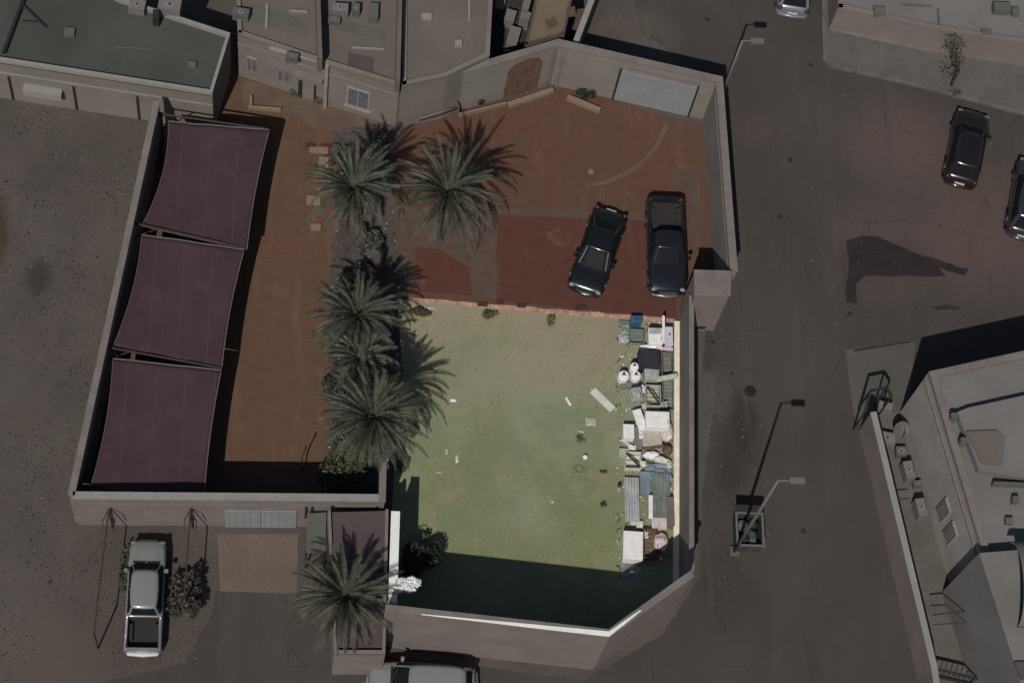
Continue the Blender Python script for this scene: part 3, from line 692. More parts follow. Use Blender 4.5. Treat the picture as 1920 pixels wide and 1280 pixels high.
def bush(name, px, py, rx, ry, h, m, label, cat, n=900, seed=1, leaf=0.09, stem=M['bark'], group=None, z=0.0):
    c = at(px, py, h*.5+z); c.z = z; rnd = random.Random(seed)
    o = empty(name, (c.x, c.y, z), label, cat, group)
    bm = bmesh.new(); cl = [(rnd.uniform(-.6, .6), rnd.uniform(-.6, .6), rnd.uniform(.3, .8), rnd.uniform(.3, .55)) for _ in range(9)]
    for _ in range(n):
        q = rnd.choice(cl); d = Vector((rnd.gauss(0, 1), rnd.gauss(0, 1), rnd.gauss(0, 1))).normalized()*q[3]*rnd.uniform(.55, 1.08)
        p = Vector((c.x+(q[0]+d.x)*rx, c.y+(q[1]+d.y)*ry, z+max(0.03, (q[2]+d.z*.6)*h)))
        a = Vector((rnd.gauss(0, 1), rnd.gauss(0, 1), rnd.gauss(0, .6))).normalized(); b = a.cross(Vector((rnd.gauss(0, 1), rnd.gauss(0, 1), 1))).normalized()
        s = leaf*rnd.uniform(.6, 1.3)
        bm.faces.new([bm.verts.new(x) for x in (p-a*s, p+b*s*.45, p+a*s, p-b*s*.45)])
    child(mesh_obj('foliage', bm, m), o)
    bm = bmesh.new()
    for q in cl[:6]: add_tube(bm, [(c.x, c.y, z), (c.x+q[0]*rx*.8, c.y+q[1]*ry*.8, z+q[2]*h)], [.03, .012], 5)
    child(mesh_obj('stem', bm, stem), o)
    return o
bush('shrub', 652, 872, 1.3, 1.25, 1.5, leafmat('olive_leaf', col(66, 64, 44)), 'wide olive green shrub at the south end of the palm bed', 'shrub', 2600, 5, .1)
bush('shrub', 640, 905, .9, .5, .8, M['frond'], 'low grey shrub at the foot of the olive green shrub', 'shrub', 900, 25, .09)
bush('shrub', 705, 840, .7, .9, 1.2, M['frond'], 'grey shrub between the leaning palm and the wall stub', 'shrub', 1400, 6, .1)
bush('shrub', 690, 515, .9, .7, 1.4, M['frond'], 'grey shrub north of the dense middle palm', 'shrub', 1200, 8, .1)
bush('shrub', 648, 540, .75, .9, 1.3, M['frond'], 'grey green scrub at the north end of the dense bed, left side', 'shrub', 1500, 71, .11)
bush('shrub', 640, 645, .7, .9, 1.2, M['frond'], 'grey green scrub left of the small tangled palm', 'shrub', 1500, 72, .11)
bush('shrub', 722, 600, .55, .9, 1.3, M['frond'], 'grey green scrub between the middle palm and the lawn edge', 'shrub', 1300, 73, .11)
bush('shrub', 628, 735, .6, .7, 1.0, leafmat('dull_leaf', col(58, 58, 48)), 'dull low scrub left of the leaning palm', 'shrub', 1000, 74, .1)
bush('shrub', 690, 452, .8, .8, 1.2, M['frond'], 'grey green scrub below the northwest palm in the open part of the bed', 'shrub', 1300, 75, .12)
bush('shrub', 735, 690, .5, .9, 1.2, M['frond'], 'grey green scrub along the lawn edge right of the small tangled palm', 'shrub', 1300, 76, .12)
bush('shrub', 655, 812, .9, .7, 1.3, M['frond'], 'grey green scrub between the leaning palm and the olive green shrub', 'shrub', 1500, 77, .12)
bush('shrub', 716, 268, .55, .6, 2.0, M['leafdark'], 'dark upright shrub behind the northwest palm', 'shrub', 900, 9, .09)
bush('shrub', 794, 1052, 1.0, 1.1, 2.3, M['leafdark'], 'black green bush at the southwest corner of the lawn', 'shrub', 4200, 12, .08)
bush('shrub', 797, 1008, .16, .22, .9, M['weed'], 'small yellowish sprig just above the black green bush', 'shrub', 240, 14, .06)
bush('flowering_bush', 762, 1097, .62, .42, .6, M['whiteleaf'], 'white blossoming bush topping the wall beside the shaded corner', 'shrub', 3200, 13, .06, z=4.0)
bush('shrub', 762, 800, .45, .6, .8, M['weed'], 'bright green plants under the leaning palm on the lawn edge', 'shrub', 700, 15, .09)
bush('shrub', 758, 868, .3, .5, .6, M['weed'], 'pale green weeds south of the leaning palm beside the wall', 'shrub', 420, 16, .08)
bush('shrub', 785, 585, .6, .22, .4, mat('dry_leaf', (0.10, 0.075, 0.04)), 'brown dry plants at the northwest corner of the lawn', 'shrub', 500, 17, .08)
bush('weed', 920, 590, .5, .3, .3, M['weed'], 'broad weed tuft on the north edge of the lawn', 'weed', 260, 18, .07)
bush('weed', 1033, 600, .2, .35, .35, M['weed'], 'narrow weed tuft east of the broad one on the lawn edge', 'weed', 200, 20, .07)
for i, (x, y, r) in enumerate(((500, 120, .5), (478, 128, .35), (555, 172, .45), (600, 190, .3), (905, 190, .3), (1105, 178, .45), (1090, 172, .3), (842, 195, .3))):
    bush('shrub', x, y, r, r*.6, .6, M['leafdark'] if i > 3 else M['frond'], ['grey potted shrub below the villa windows', 'small grey shrub at the west end of the villa', 'grey shrub beside the villa steps',
        'tiny grey shrub under the party wall', 'small dark plant left of the arched door', 'dark plant left of the blue gate leaves', 'darker low plant at the wall peak', 'small dark plant by the low court rail'][i], 'shrub', 420, 40+i, .08)
bush('shrub', 350, 1120, .85, 1.25, 1.6, leafmat('grey_scrub', col(56, 53, 44)), 'round grey scrub beside the white pickup', 'shrub', 2800, 55, .1)
bush('shrub', 235, 1060, .3, 1.3, .8, leafmat('thin_scrub', col(66, 62, 50)), 'thin dry hedge on the west side of the white pickup', 'shrub', 700, 56, .08)
# bare tree on the raised pavement
b = at(1782, 163, 0); o = empty('bare_tree', b, 'nearly leafless small tree on the raised pavement, top right', 'tree')
rnd = random.Random(4); bm = bmesh.new(); tips = []
def limb(p, d, L, r, k):
    q = p+d*L; add_tube(bm, [p, p.lerp(q, .5)+Vector((rnd.uniform(-.05, .05),)*3), q], [r, r*.8, r*.6], 6)
    if k == 0: tips.append(q); return
    for _ in range(3): limb(q, (d+Vector((rnd.uniform(-.8, .8), rnd.uniform(-.8, .8), rnd.uniform(-.1, .6)))).normalized(), L*.66, r*.6, k-1)
limb(b, Vector((.05, .1, 1)).normalized(), 1.4, .09, 3); child(mesh_obj('trunk', bm, M['bark']), o)
bm = bmesh.new()
for t_ in tips:
    for _ in range(16):
        p = t_+Vector((rnd.gauss(0, .16), rnd.gauss(0, .16), rnd.gauss(0, .14))); a_ = Vector((rnd.gauss(0, 1), rnd.gauss(0, 1), rnd.gauss(0, 1))).normalized(); c_ = a_.orthogonal().normalized()
        bm.faces.new([bm.verts.new(x) for x in (p-a_*.06, p+c_*.03, p+a_*.06, p-c_*.03)])
child(mesh_obj('crown', bm, M['leaf']), o)
bush('weed', 1790, 175, .4, .4, .3, M['frond'], 'scrubby growth round the foot of the bare tree', 'weed', 300, 61, .07)

# ------------------------------------------------------------------ vehicles
def carpaint(name, c, rough=0.22, metal=0.3):
    n = N(name, rough, metal, 0.5); n.b.inputs['Coat Weight'].default_value = 0.5; n.b.inputs['Coat Roughness'].default_value = 0.08
    return n.out(n.mix(n.ramp(n.noise(3, 4, .7), .45, .75, 0, .35), c, sc(c, 0.8)))
P_ = {'black': carpaint('black_paint', (0.012, 0.014, 0.014)), 'blackblue': carpaint('blue_black_paint', (0.016, 0.018, 0.023)),
      'darkred': carpaint('dark_maroon_paint', (0.022, 0.015, 0.014)), 'white': carpaint('white_car_paint', col(112, 114, 112), .3, 0),
      'silver': carpaint('silver_blue_paint', col(104, 108, 114), .3, .2), 'greycar': carpaint('grey_car_paint', (0.04, 0.04, 0.045))}
M['tyre'] = flatmat('rubber', (0.012, 0.012, 0.012), .9); M['rim'] = flatmat('alloy', (0.3, 0.3, 0.3), .4, .7)
M['lamp'] = flatmat('headlamp', (0.16, 0.17, 0.175), .25); M['tail'] = flatmat('tail_lamp', (0.07, 0.008, 0.009), .3)
M['chrome'] = flatmat('chrome_trim', (0.16, 0.16, 0.16), .3, .6); M['liner'] = flatmat('bed_liner', (0.022, 0.02, 0.018), .9); M['plate'] = flatmat('number_plate', (.5, .5, .48), .5)
M['interior'] = flatmat('dark_trim', (0.008, 0.008, 0.009), .5)
def ring(x, hw, zt, zb, hwt):
    """half-ish cross section as closed loop, y across"""
    r = .12; zm = zb+(zt-zb)*.55
    half = [(hw*.86, zb), (hw*.97, zb+.08), (hw, zm), (hw*.98, zt-.12), (hwt, zt-.02), (hwt*.8, zt+.005), (hwt*.4, zt+.02), (0, zt+.025)]
    return [(x, y, z) for y, z in half]+[(x, -y, z) for y, z in half[-2::-1]]
def loft(bm, st):
    R_ = [[bm.verts.new(p) for p in ring(*s_)] for s_ in st]; n = len(R_[0])
    for a_, b_ in zip(R_, R_[1:]):
        for k in range(n-1): bm.faces.new((a_[k], b_[k], b_[k+1], a_[k+1]))
        bm.faces.new((a_[n-1], b_[n-1], b_[0], a_[0]))
    bm.faces.new(R_[0]); bm.faces.new(R_[-1][::-1])
def vehicle(name, label, front_px, rear_px, kind, paint, L, wdt, cat, group=None, roofm=None, sunroof=False, cb_=0.0):
    f = at(*front_px, 0.35); r = at(*rear_px, 0.35); c = (f+r)/2; d = f-r; rz = atan2(d.y, d.x)
    o = empty(name, (c.x, c.y, 0), label, cat, group, rz)
    hw = wdt/2; H = L/2; pa = P_[paint]
    hoodz = {'sedan': .88, 'suv': 1.05, 'pickup': 1.08}[kind]; belt = {'sedan': .95, 'suv': 1.12, 'pickup': 1.15}[kind]
    rh = {'sedan': 1.45, 'suv': 1.72, 'pickup': 1.78}[kind]
    bed = kind == 'pickup'
    st = [(H, hw*.66, hoodz-.32, .32, hw*.5), (H-.07, hw*.83, hoodz-.2, .25, hw*.68), (H-.22, hw*.94, hoodz-.1, .22, hw*.8), (H-.6, hw*.985, hoodz-.03, .22, hw*.85),
          (H-1.15, hw, hoodz+.03, .24, hw*.88), (.0, hw, belt, .24, hw*.92)]
    if bed: st += [(-.55-cb_, hw, belt, .25, hw*.93), (-H+.05, hw*.99, belt-.02, .3, hw*.94), (-H, hw*.96, belt-.05, .34, hw*.9)]
    else: st += [(-H*.5, hw, belt, .26, hw*.9), (-H+.5, hw*.96, belt-.02, .28, hw*.84), (-H+.14, hw*.86, belt-.08, .3, hw*.72), (-H+.02, hw*.74, belt-.25, .38, hw*.55)]
    bm = bmesh.new(); loft(bm, st)
    body = mesh_obj('body', bm, pa, smooth=True, parent=o)
    body.data.polygons[0].use_smooth = True
    if bed:                                           # cut the load bed
        cb = bmesh.new(); add_box(cb, -H+.10, -.62-cb_, -hw*.82, hw*.82, .62, 2.0)
        me = bpy.data.meshes.new('cutter'); cb.to_mesh(me); cb.free(); co = bpy.data.objects.new('cutter', me); scene.collection.objects.link(co)
        co.parent = o
        bpy.context.view_layer.update()
        md = body.modifiers.new('b', 'BOOLEAN'); md.object = co; md.operation = 'DIFFERENCE'; md.solver = 'EXACT'
        bpy.context.view_layer.update()
        dg = bpy.context.evaluated_depsgraph_get(); nm = bpy.data.meshes.new_from_object(body.evaluated_get(dg)); body.modifiers.clear(); body.data = nm
        bpy.data.objects.remove(co)
        bm = bmesh.new(); add_box(bm, -H+.105, -.625-cb_, -hw*.815, hw*.815, .615, .64)
        mesh_obj('bed_floor', bm, M['liner'], o)
        bm = bmesh.new()
        for s_ in (-1, 1): add_box(bm, -H+.12, -.64-cb_, s_*hw*.80-.012, s_*hw*.80+.012, .64, belt-.08)
        add_box(bm, -.655-cb_, -.632-cb_, -hw*.78, hw*.78, .64, belt-.08)
        for s_ in (-1, 1): add_box(bm, -H+.5, -H+1.3, s_*hw*.68-.1, s_*hw*.68+.1, .64, .86)
        mesh_obj('bed_liner', bm, M['liner'], o, bevel=.01)
        bm = bmesh.new(); add_box(bm, -H-.01, -H+.09, -hw*.8, hw*.8, .5, belt+.03); mesh_obj('tailgate', bm, pa, o, bevel=.02)
    # greenhouse
    if bed: fx, fr, rr, rx = H-1.42+cb_*.3, H-2.02+cb_*.6, -.42-cb_, -.56-cb_
    elif kind == 'sedan': fx, fr, rr, rx = H-1.28, H-2.05, -H+1.45, -H+.72
    else: fx, fr, rr, rx = H-1.15, H-1.8, -H+.5, -H+.18
    bw, rw = hw*.9, hw*.70
    def gh(z0, z1, e=0.0, t0=0, t1=1):
        """ring corners of the cabin at belt and roof"""
        lo = [(fx+.10, -bw*.62), (fx-.12, -bw), (rx+.12, -bw), (rx, -bw*.7), (rx, bw*.7), (rx+.12, bw), (fx-.12, bw), (fx+.10, bw*.62)]
        hi = [(fr+.05, -rw*.62), (fr-.12, -rw), (rr+.12, -rw), (rr, -rw*.7), (rr, rw*.7), (rr+.12, rw), (fr-.12, rw), (fr+.05, rw*.62)]
        A_ = []; 
        for (x0, y0), (x1, y1) in zip(lo, hi): A_.append(((x0, y0), (x1, y1)))
        return A_
    G = gh(0, 0); bm = bmesh.new()
    def P3(pr, t, e=1.0):
        (x0, y0), (x1, y1) = pr; zb = hoodz+.02 if (x0 > fx-.2) else belt-.02
        bul = sin(pi*t)*.05*(1 if y0 > 0 else -1) if abs(y0) >= bw*.9 else 0
        return Vector((x0+(x1-x0)*t, (y0+(y1-y0)*t+bul)*e, zb+(rh-.05-zb)*t))
    lev = [[bm.verts.new(P3(p_, t_)) for p_ in G] for t_ in (0, .33, .66, 1)]
    for a_, b_ in zip(lev, lev[1:]):
        for k in range(8): bm.faces.new((a_[k], a_[(k+1) % 8], b_[(k+1) % 8], b_[k]))
    bm.faces.new(lev[-1]); bm.faces.new(lev[0][::-1])
    mesh_obj('window_glass', bm, M['glass'], o)
    # roof skin with soft crown
    bm = bmesh.new(); nx, ny = 10, 8; grid = []
    for i in range(nx+1):
        u = i/nx; x = (fr+.02)*(1-u)+(rr-.0)*u; k = 1-0.14*(abs(2*u-1)**4); row = []
        for j in range(ny+1):
            v_ = 2*j/ny-1; row.append(bm.verts.new((x-0.05*(v_*v_)*(1 if u < .5 else -1), v_*rw*1.04*k, rh-.05+.055*(1-v_*v_*.9)*(1-.5*abs(2*u-1)**3))))
        grid.append(row)
    for i in range(nx):
        for j in range(ny): bm.faces.new((grid[i][j], grid[i+1][j], grid[i+1][j+1], grid[i][j+1]))
    rf = mesh_obj('roof', bm, roofm or pa, o, smooth=True); s_ = rf.modifiers.new('s', 'SOLIDIFY'); s_.thickness = .04; s_.offset = -1
    if sunroof:
        bm = bmesh.new(); add_box(bm, (fr+rr)/2-.1, fr-.25, -rw*.6, rw*.6, rh-.02, rh+.016); mesh_obj('sunroof', bm, M['glass'], o, bevel=.01)
    # pillars
    for k in (0, 7):
        bm = bmesh.new(); a_, b_ = P3(G[k], 0), P3(G[k], 1); sgn = -1 if k == 0 else 1
        a2, b2 = P3(G[1 if k == 0 else 6], 0), P3(G[1 if k == 0 else 6], 1)
        add_bar(bm, a_.lerp(a2, .55)+Vector((.0, 0, .01)), b_.lerp(b2, .55), .07, .05); mesh_obj('pillar', bm, pa, o)
    for xk in ((fr+rr)/2, ):
        for sg in (-1, 1):
            bm = bmesh.new(); add_bar(bm, (xk+.03, sg*(bw-.0), belt), (xk, sg*(rw+.015), rh-.06), .08, .04); mesh_obj('pillar', bm, pa, o)
    for k in (3, 4):
        bm = bmesh.new(); add_bar(bm, P3(G[k], 0).lerp(P3(G[2 if k == 3 else 5], 0), .5), P3(G[k], 1).lerp(P3(G[2 if k == 3 else 5], 1), .5), .16 if kind == 'suv' else .1, .05); mesh_obj('pillar', bm, pa, o)
    # hood creases, cowl, bumpers, lamps, mirrors, wheels
    bm = bmesh.new(); add_box(bm, fx+.05, fx+.17, -bw*.8, bw*.8, hoodz+.01, hoodz+.055); mesh_obj('cowl', bm, M['interior'], o, bevel=.01)
    for y0, y1 in ((-.1, -.65), (.5, 0)):
        bm = bmesh.new(); add_bar(bm, (fx+.05, bw*y0, hoodz+.08), (fx-.12, bw*y1, hoodz+.2), .02); mesh_obj('wiper', bm, M['interior'], o)
    for sg in (-1, 1):
        bm = bmesh.new(); add_bar(bm, (H-.35, sg*hw*.5, hoodz-.035), (fx+.2, sg*hw*.62, hoodz+.05), .025, .02); mesh_obj('hood_crease', bm, pa, o)
    bm = bmesh.new(); add_tube(bm, [(H-.34, -hw*.93, .48), (H-.06, -hw*.74, .47), (H+.05, 0, .47), (H-.06, hw*.74, .47), (H-.34, hw*.93, .48)], .1, 8); mesh_obj('bumper', bm, pa if not bed and kind != 'sedan' else M['chrome'] if paint == 'blackblue' else pa, o, smooth=True)
    bm = bmesh.new(); add_tube(bm, [(-H+.3, -hw*.93, .5), (-H-.02, -hw*.74, .5), (-H-.07, 0, .5), (-H-.02, hw*.74, .5), (-H+.3, hw*.93, .5)], .1, 8); mesh_obj('rear_bumper', bm, M['plate'] if (bed and paint == 'white') else pa, o, smooth=True)
    bm = bmesh.new(); add_box(bm, H-.09, H+.015, -hw*.46, hw*.46, .52, hoodz-.26); mesh_obj('grille', bm, M['chrome'], o, bevel=.02)
    for sg in (-1, 1):
        bm = bmesh.new(); bmesh.ops.create_uvsphere(bm, u_segments=12, v_segments=8, radius=1)
        bmesh.ops.transform(bm, matrix=Matrix.Translation((H-.2, sg*hw*.70, hoodz-.2)) @ Matrix.Rotation(-sg*.5, 4, 'Z') @ Matrix.Diagonal((.13, .22, .10, 1)), verts=bm.verts[:]); mesh_obj('headlight', bm, M['lamp'], o, smooth=True)
        bm = bmesh.new(); bmesh.ops.create_uvsphere(bm, u_segments=12, v_segments=8, radius=1)
        bmesh.ops.transform(bm, matrix=Matrix.Translation((-H+.1, sg*hw*.78, belt-.2)) @ Matrix.Diagonal((.1, .14, .14, 1)), verts=bm.verts[:]); mesh_obj('tail_light', bm, M['tail'], o, smooth=True)
        bm = bmesh.new(); add_box(bm, fx-.42, fx-.26, sg*hw*1.07-.08, sg*hw*1.07+.08, belt, belt+.15); add_bar(bm, (fx-.33, sg*hw*.92, belt+.04), (fx-.33, sg*hw*1.03, belt+.08), .05); mesh_obj('mirror', bm, pa, o, bevel=.03)
    bm = bmesh.new(); add_box(bm, -H-.035, -H-.005, -.26, .26, .62, .75); mesh_obj('number_plate', bm, M['plate'], o)
    wr = .33 if kind == 'sedan' else .38
    for xw in (H-.9, -H+.95):
        for sg in (-1, 1):
            bm = bmesh.new(); add_tube(bm, [(xw, sg*(hw-.24), wr), (xw, sg*(hw-.01), wr)], wr, 20); w_ = mesh_obj('wheel', bm, M['tyre'], o)
            bm = bmesh.new(); add_tube(bm, [(xw, sg*(hw-.03), wr), (xw, sg*(hw+.005), wr)], wr*.62, 12); mesh_obj('rim', bm, M['rim'], w_)
            bm = bmesh.new(); add_tube(bm, [(xw+wr*1.12*cos(t_*pi/8), sg*(hw-.0), wr+wr*1.12*sin(t_*pi/8)) for t_ in range(9)], .035, 6); mesh_obj('wheel_arch', bm, M['interior'], o)
    return o
vehicle('parked_car', 'black sedan parked at a slant on the red brick court', (1093, 552), (1145, 400), 'sedan', 'black', 4.75, 1.85, 'car', 'parked cars')
vehicle('pickup_truck', 'blue black double cab pickup parked straight beside the east wall', (1250, 553), (1244, 385), 'pickup', 'blackblue', 5.2, 1.95, 'pickup', 'parked cars')
vehicle('parked_car', 'dark maroon hatchback on the open sand near the kerb, top right', (1822, 215), (1795, 352), 'suv', 'darkred', 4.35, 1.85, 'car', 'parked cars', sunroof=True)
vehicle('parked_car', 'dark grey car cut off by the right edge of the photo', (1938, 305), (1912, 452), 'suv', 'greycar', 4.5, 1.85, 'car', 'parked cars')
vehicle('pickup_truck', 'old white pickup with an empty dark load bed outside the garage wall', (279, 1022), (268, 1222), 'pickup', 'white', 5.3, 1.72, 'pickup', 'parked cars', cb_=.5)
vehicle('parked_car', 'white car cut off by the bottom edge below the cut corner wall', (692, 1282), (888, 1292), 'suv', 'white', 4.9, 1.95, 'car', 'parked cars')
vehicle('parked_car', 'silver blue car cut off by the top edge near the road lamp', (1495, -112), (1482, 46), 'suv', 'silver', 4.4, 1.85, 'car', 'parked cars')

# ------------------------------------------------------------------ street lamps, skip, frames
def street_lamp(px, py, h, arm, label):
    b = at(px, py, 0); o = empty('street_lamp', b, label, 'street lamp', 'road lamps')
    bm = bmesh.new(); add_tube(bm, [(b.x, b.y, 0), (b.x, b.y, h*.5), (b.x, b.y, h)], [.1, .08, .055], 10); child(mesh_obj('pole', bm, M['steel'], smooth=True), o)
    bm = bmesh.new(); add_tube(bm, [(b.x, b.y, h-.02), (b.x+arm*.5, b.y+.0, h+.06), (b.x+arm, b.y, h+.06)], .035, 8); child(mesh_obj('arm', bm, M['steel']), o)
    bm = bmesh.new(); add_box(bm, b.x+arm-.05, b.x+arm+.62, b.y-.14, b.y+.14, h, h+.13); child(mesh_obj('lamp_head', bm, M['steel'], bevel=.04), o)
    bm = bmesh.new(); add_box(bm, b.x-.22, b.x+.22, b.y-.22, b.y+.22, 0, .18); child(mesh_obj('footing', bm, M['concrete'], bevel=.02), o)
street_lamp(1376, 1034, 10.1, .55, 'tall road lamp beside the rubbish skip, its long shadow crossing the asphalt')
street_lamp(1347, 196, 6.4, .45, 'shorter road lamp at the northeast corner of the compound wall')
c = at(1404, 995, .9); o = empty('rubbish_skip', (c.x, c.y, 0), 'open steel rubbish skip with white bags at the foot of the tall lamp', 'skip')
M['skip'] = mat('skip_paint', col(58, 60, 62), .7, .25, 3)
bm = bmesh.new()
for a_, b_, c_, d_ in ((-.62, .62, -.8, -.74), (-.62, .62, .74, .8), (-.62, -.56, -.74, .74), (.56, .62, -.74, .74)): add_box(bm, c.x+a_, c.x+b_, c.y+c_, c.y+d_, .18, 1.15)
add_box(bm, c.x-.56, c.x+.56, c.y-.74, c.y+.74, .18, .24); child(mesh_obj('body', bm, M['skip']), o)
bm = bmesh.new(); wall_ribbon(bm, [Vector(q) for q in ((c.x-.68, c.y-.86), (c.x+.68, c.y-.86), (c.x+.68, c.y+.86), (c.x-.68, c.y+.86), (c.x-.68, c.y-.86))], .1, 1.15, 1.2, 1); child(mesh_obj('rim', bm, M['steel'], bevel=.01), o)
for i, j in ((-1, -1), (1, -1), (1, 1), (-1, 1)):
    bm = bmesh.new(); add_tube(bm, [(c.x+i*.5-.03, c.y+j*.6, .1), (c.x+i*.5+.03, c.y+j*.6, .1)], .1, 10); child(mesh_obj('wheel', bm, M['tyre']), o)
bm = bmesh.new(); add_box(bm, c.x-.68, c.x+.68, c.y+.84, c.y+1.2, 1.18, 1.22); child(mesh_obj('lid', bm, M['dark'], bevel=.01), o)
for i, (dx, dy, m_) in enumerate(((-.25, .35, 'bagdim'), (.2, -.1, 'skip'), (-.15, -.4, 'dark'), (.25, .45, 'dark'), (.2, -.5, 'bagdim'))):
    q = Vector((c.x+dx, c.y+dy, .7)); bm = bmesh.new(); bmesh.ops.create_icosphere(bm, subdivisions=3, radius=1)
    for v in bm.verts: k = 1+.3*noise.noise(v.co*2+Vector((i*5, 0, 0))); v.co = Vector((q.x+v.co.x*.26*k, q.y+v.co.y*.3*k, .62+v.co.z*.3*k))
    ob = mesh_obj('rubbish_bag', bm, M[m_], smooth=True, loc=(q.x, q.y, .4)); tag(ob, ['pale rubbish bag at the northwest corner of the skip', 'grey rubbish bag in the middle of the skip', 'black rubbish bag low in the skip',
        'black rubbish bag at the northeast corner of the skip', 'pale rubbish bag at the southeast corner of the skip'][i], 'bag', 'bags in the skip')

# bare pipe frame over the white pickup
def pipe_frame(top, bot, label):
    a = at(*top, 2.7); b_ = at(*bot, 2.7); o = empty('pipe_frame', (b_.x, b_.y, 0), label, 'frame', 'bare carport frames')
    for nm, p, q, r in (('beam', a, b_, .035), ('post', (a.x, a.y, 0), a, .045), ('post', (b_.x, b_.y, 0), b_, .045)):
        bm = bmesh.new(); add_tube(bm, [p, q], r, 8); child(mesh_obj(nm, bm, M['rust']), o)
    for dx in (-.25, .3):
        bm = bmesh.new(); add_tube(bm, [a, a+Vector((dx, -.5, -.1)), a+Vector((dx*.9, -1.0, -.5))], .03, 6); child(mesh_obj('brace', bm, M['dark']), o)
pipe_frame((204, 955), (176, 1185), 'thin rusty pipe frame west of the white pickup')
pipe_frame((357, 955), (346, 1110), 'thin rusty pipe frame between the white pickup and the round scrub')

# utility covers on the road
for i, (x, y, r, lb) in enumerate(((1326, 37, .13, 'small dark utility cover in the road near the top wall peak'), (1520, 122, .12, 'small dark utility cover beside the raised kerb corner'),
        (1482, 300, .14, 'small dark utility cover in mid road level with the arc of pavers'), (1462, 406, .13, 'small dark utility cover in mid road level with the parked sedan'),
        (1407, 733, .3, 'round dark manhole cover left of the lamp shadow tip'), (1506, 995, .14, 'small dark utility cover right of the rubbish skip'), (1594, 588, .13, 'small dark utility cover at the tip of the damp stain'),
        (1337, 641, .1, 'tiny dark cover below the guard room'), (1372, 700, .08, 'tiny dark cover near the east yard wall'))):
    c = at(x, y, 0); bm = bmesh.new(); add_tube(bm, [(c.x, c.y, .0), (c.x, c.y, .018)], r, 16)
    tag(mesh_obj('utility_cover', bm, M['dark'] if r < .2 else mat('cast_iron', (0.018, 0.017, 0.016)), bevel=.004, loc=(c.x, c.y, 0)), lb, 'cover', 'utility covers in the road')
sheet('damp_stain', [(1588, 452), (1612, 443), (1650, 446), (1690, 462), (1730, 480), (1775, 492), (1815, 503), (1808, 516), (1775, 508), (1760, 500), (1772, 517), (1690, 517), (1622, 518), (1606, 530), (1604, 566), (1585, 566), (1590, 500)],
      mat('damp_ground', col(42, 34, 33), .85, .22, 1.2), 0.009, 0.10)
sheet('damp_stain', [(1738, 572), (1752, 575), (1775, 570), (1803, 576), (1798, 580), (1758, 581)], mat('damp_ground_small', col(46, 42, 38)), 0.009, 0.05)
sheet('joint_line', [(1600, 655), (1710, 639), (1711, 641), (1602, 659)], mat('dark_joint', col(48, 42, 38)), 0.014)

# ------------------------------------------------------------------ stored things along the east wall of the yard
GZ = 0.03
def place(px, py, z):                       # centre of a top face seen at a pixel
    return at(px, py, z)
def dims(wp, hp): return wp/37.0, hp/34.5
def carton(name, cat, px, py, wp, hp, h, m, label, ang=0.0, seams='tape', group=None, m2=None, z=GZ):
    w, d = dims(wp, hp); c = place(px, py, z+h); a = radians(ang); o = empty(name, (c.x, c.y, z), label, cat, group, a)
    bm = bmesh.new(); add_box(bm, -w/2, w/2, -d/2, d/2, 0, h-.02); mesh_obj('body', bm, m, o, bevel=min(.02, w*.08))
    bm = bmesh.new(); add_box(bm, -w/2-.01, w/2+.01, -d/2-.01, d/2+.01, h-.02, h+.01); mesh_obj('lid', bm, m, o, bevel=.008)
    if seams == 'tape': bm = bmesh.new(); add_box(bm, -.02, .02, -d/2-.012, d/2+.012, h+.011, h+.015); mesh_obj('tape', bm, m2 or M['beige'], o)
    if seams == 'door':
        bm = bmesh.new(); add_box(bm, -w/2+.03, w/2-.03, -d/2+.03, d*.12, h+.01, h+.035); mesh_obj('door', bm, m, o, bevel=.01)
        bm = bmesh.new(); add_box(bm, -w/2+.03, w/2-.03, d*.15, d/2-.03, h+.01, h+.03); mesh_obj('panel', bm, m2 or m, o, bevel=.01)
        bm = bmesh.new(); add_bar(bm, (w/2-.07, -d*.3, h+.06), (w/2-.07, 0, h+.06), .025); mesh_obj('handle', bm, M['greyp'], o)
    if seams == 'dot': bm = bmesh.new(); add_tube(bm, [(w*.1, d*.1, h), (w*.1, d*.1, h+.03)], .05, 10); mesh_obj('knob', bm, M['dark'], o)
    return o
def plank(px0, py0, px1, py1, wm, m, label, z0=GZ, z1=GZ, t=.04, name='plank', cat='plank', group=None):
    a = at(px0, py0, z0+t); b = at(px1, py1, z1+t); bm = bmesh.new(); add_bar(bm, a, b, wm, t)
    c = (a+b)/2; return tag(mesh_obj(name, bm, m, bevel=.004, loc=(c.x, c.y, GZ)), label, cat, group)
def corrugated(px, py, wp, hp, z, m, label, n=7, ang=0, amp=.035, tilt=0.0, group=None):
    w, d = dims(wp, hp); c = place(px, py, z); bm = bmesh.new(); N_ = n*8; rows = []
    for v in (0, 1):
        rows.append([[bm.verts.new((c.x-w/2+w*i/N_, c.y-d/2+d*v, z+amp*sin(2*pi*n*i/N_)+tilt*(i/N_-.5)-th)) for i in range(N_+1)] for th in (0, .012)])
    for i in range(N_):
        bm.faces.new((rows[0][0][i], rows[0][0][i+1], rows[1][0][i+1], rows[1][0][i])); bm.faces.new((rows[0][1][i+1], rows[0][1][i], rows[1][1][i], rows[1][1][i+1]))
    return tag(mesh_obj('corrugated_sheet', bm, m, smooth=True, loc=(c.x, c.y, GZ)), label, 'sheet', group)
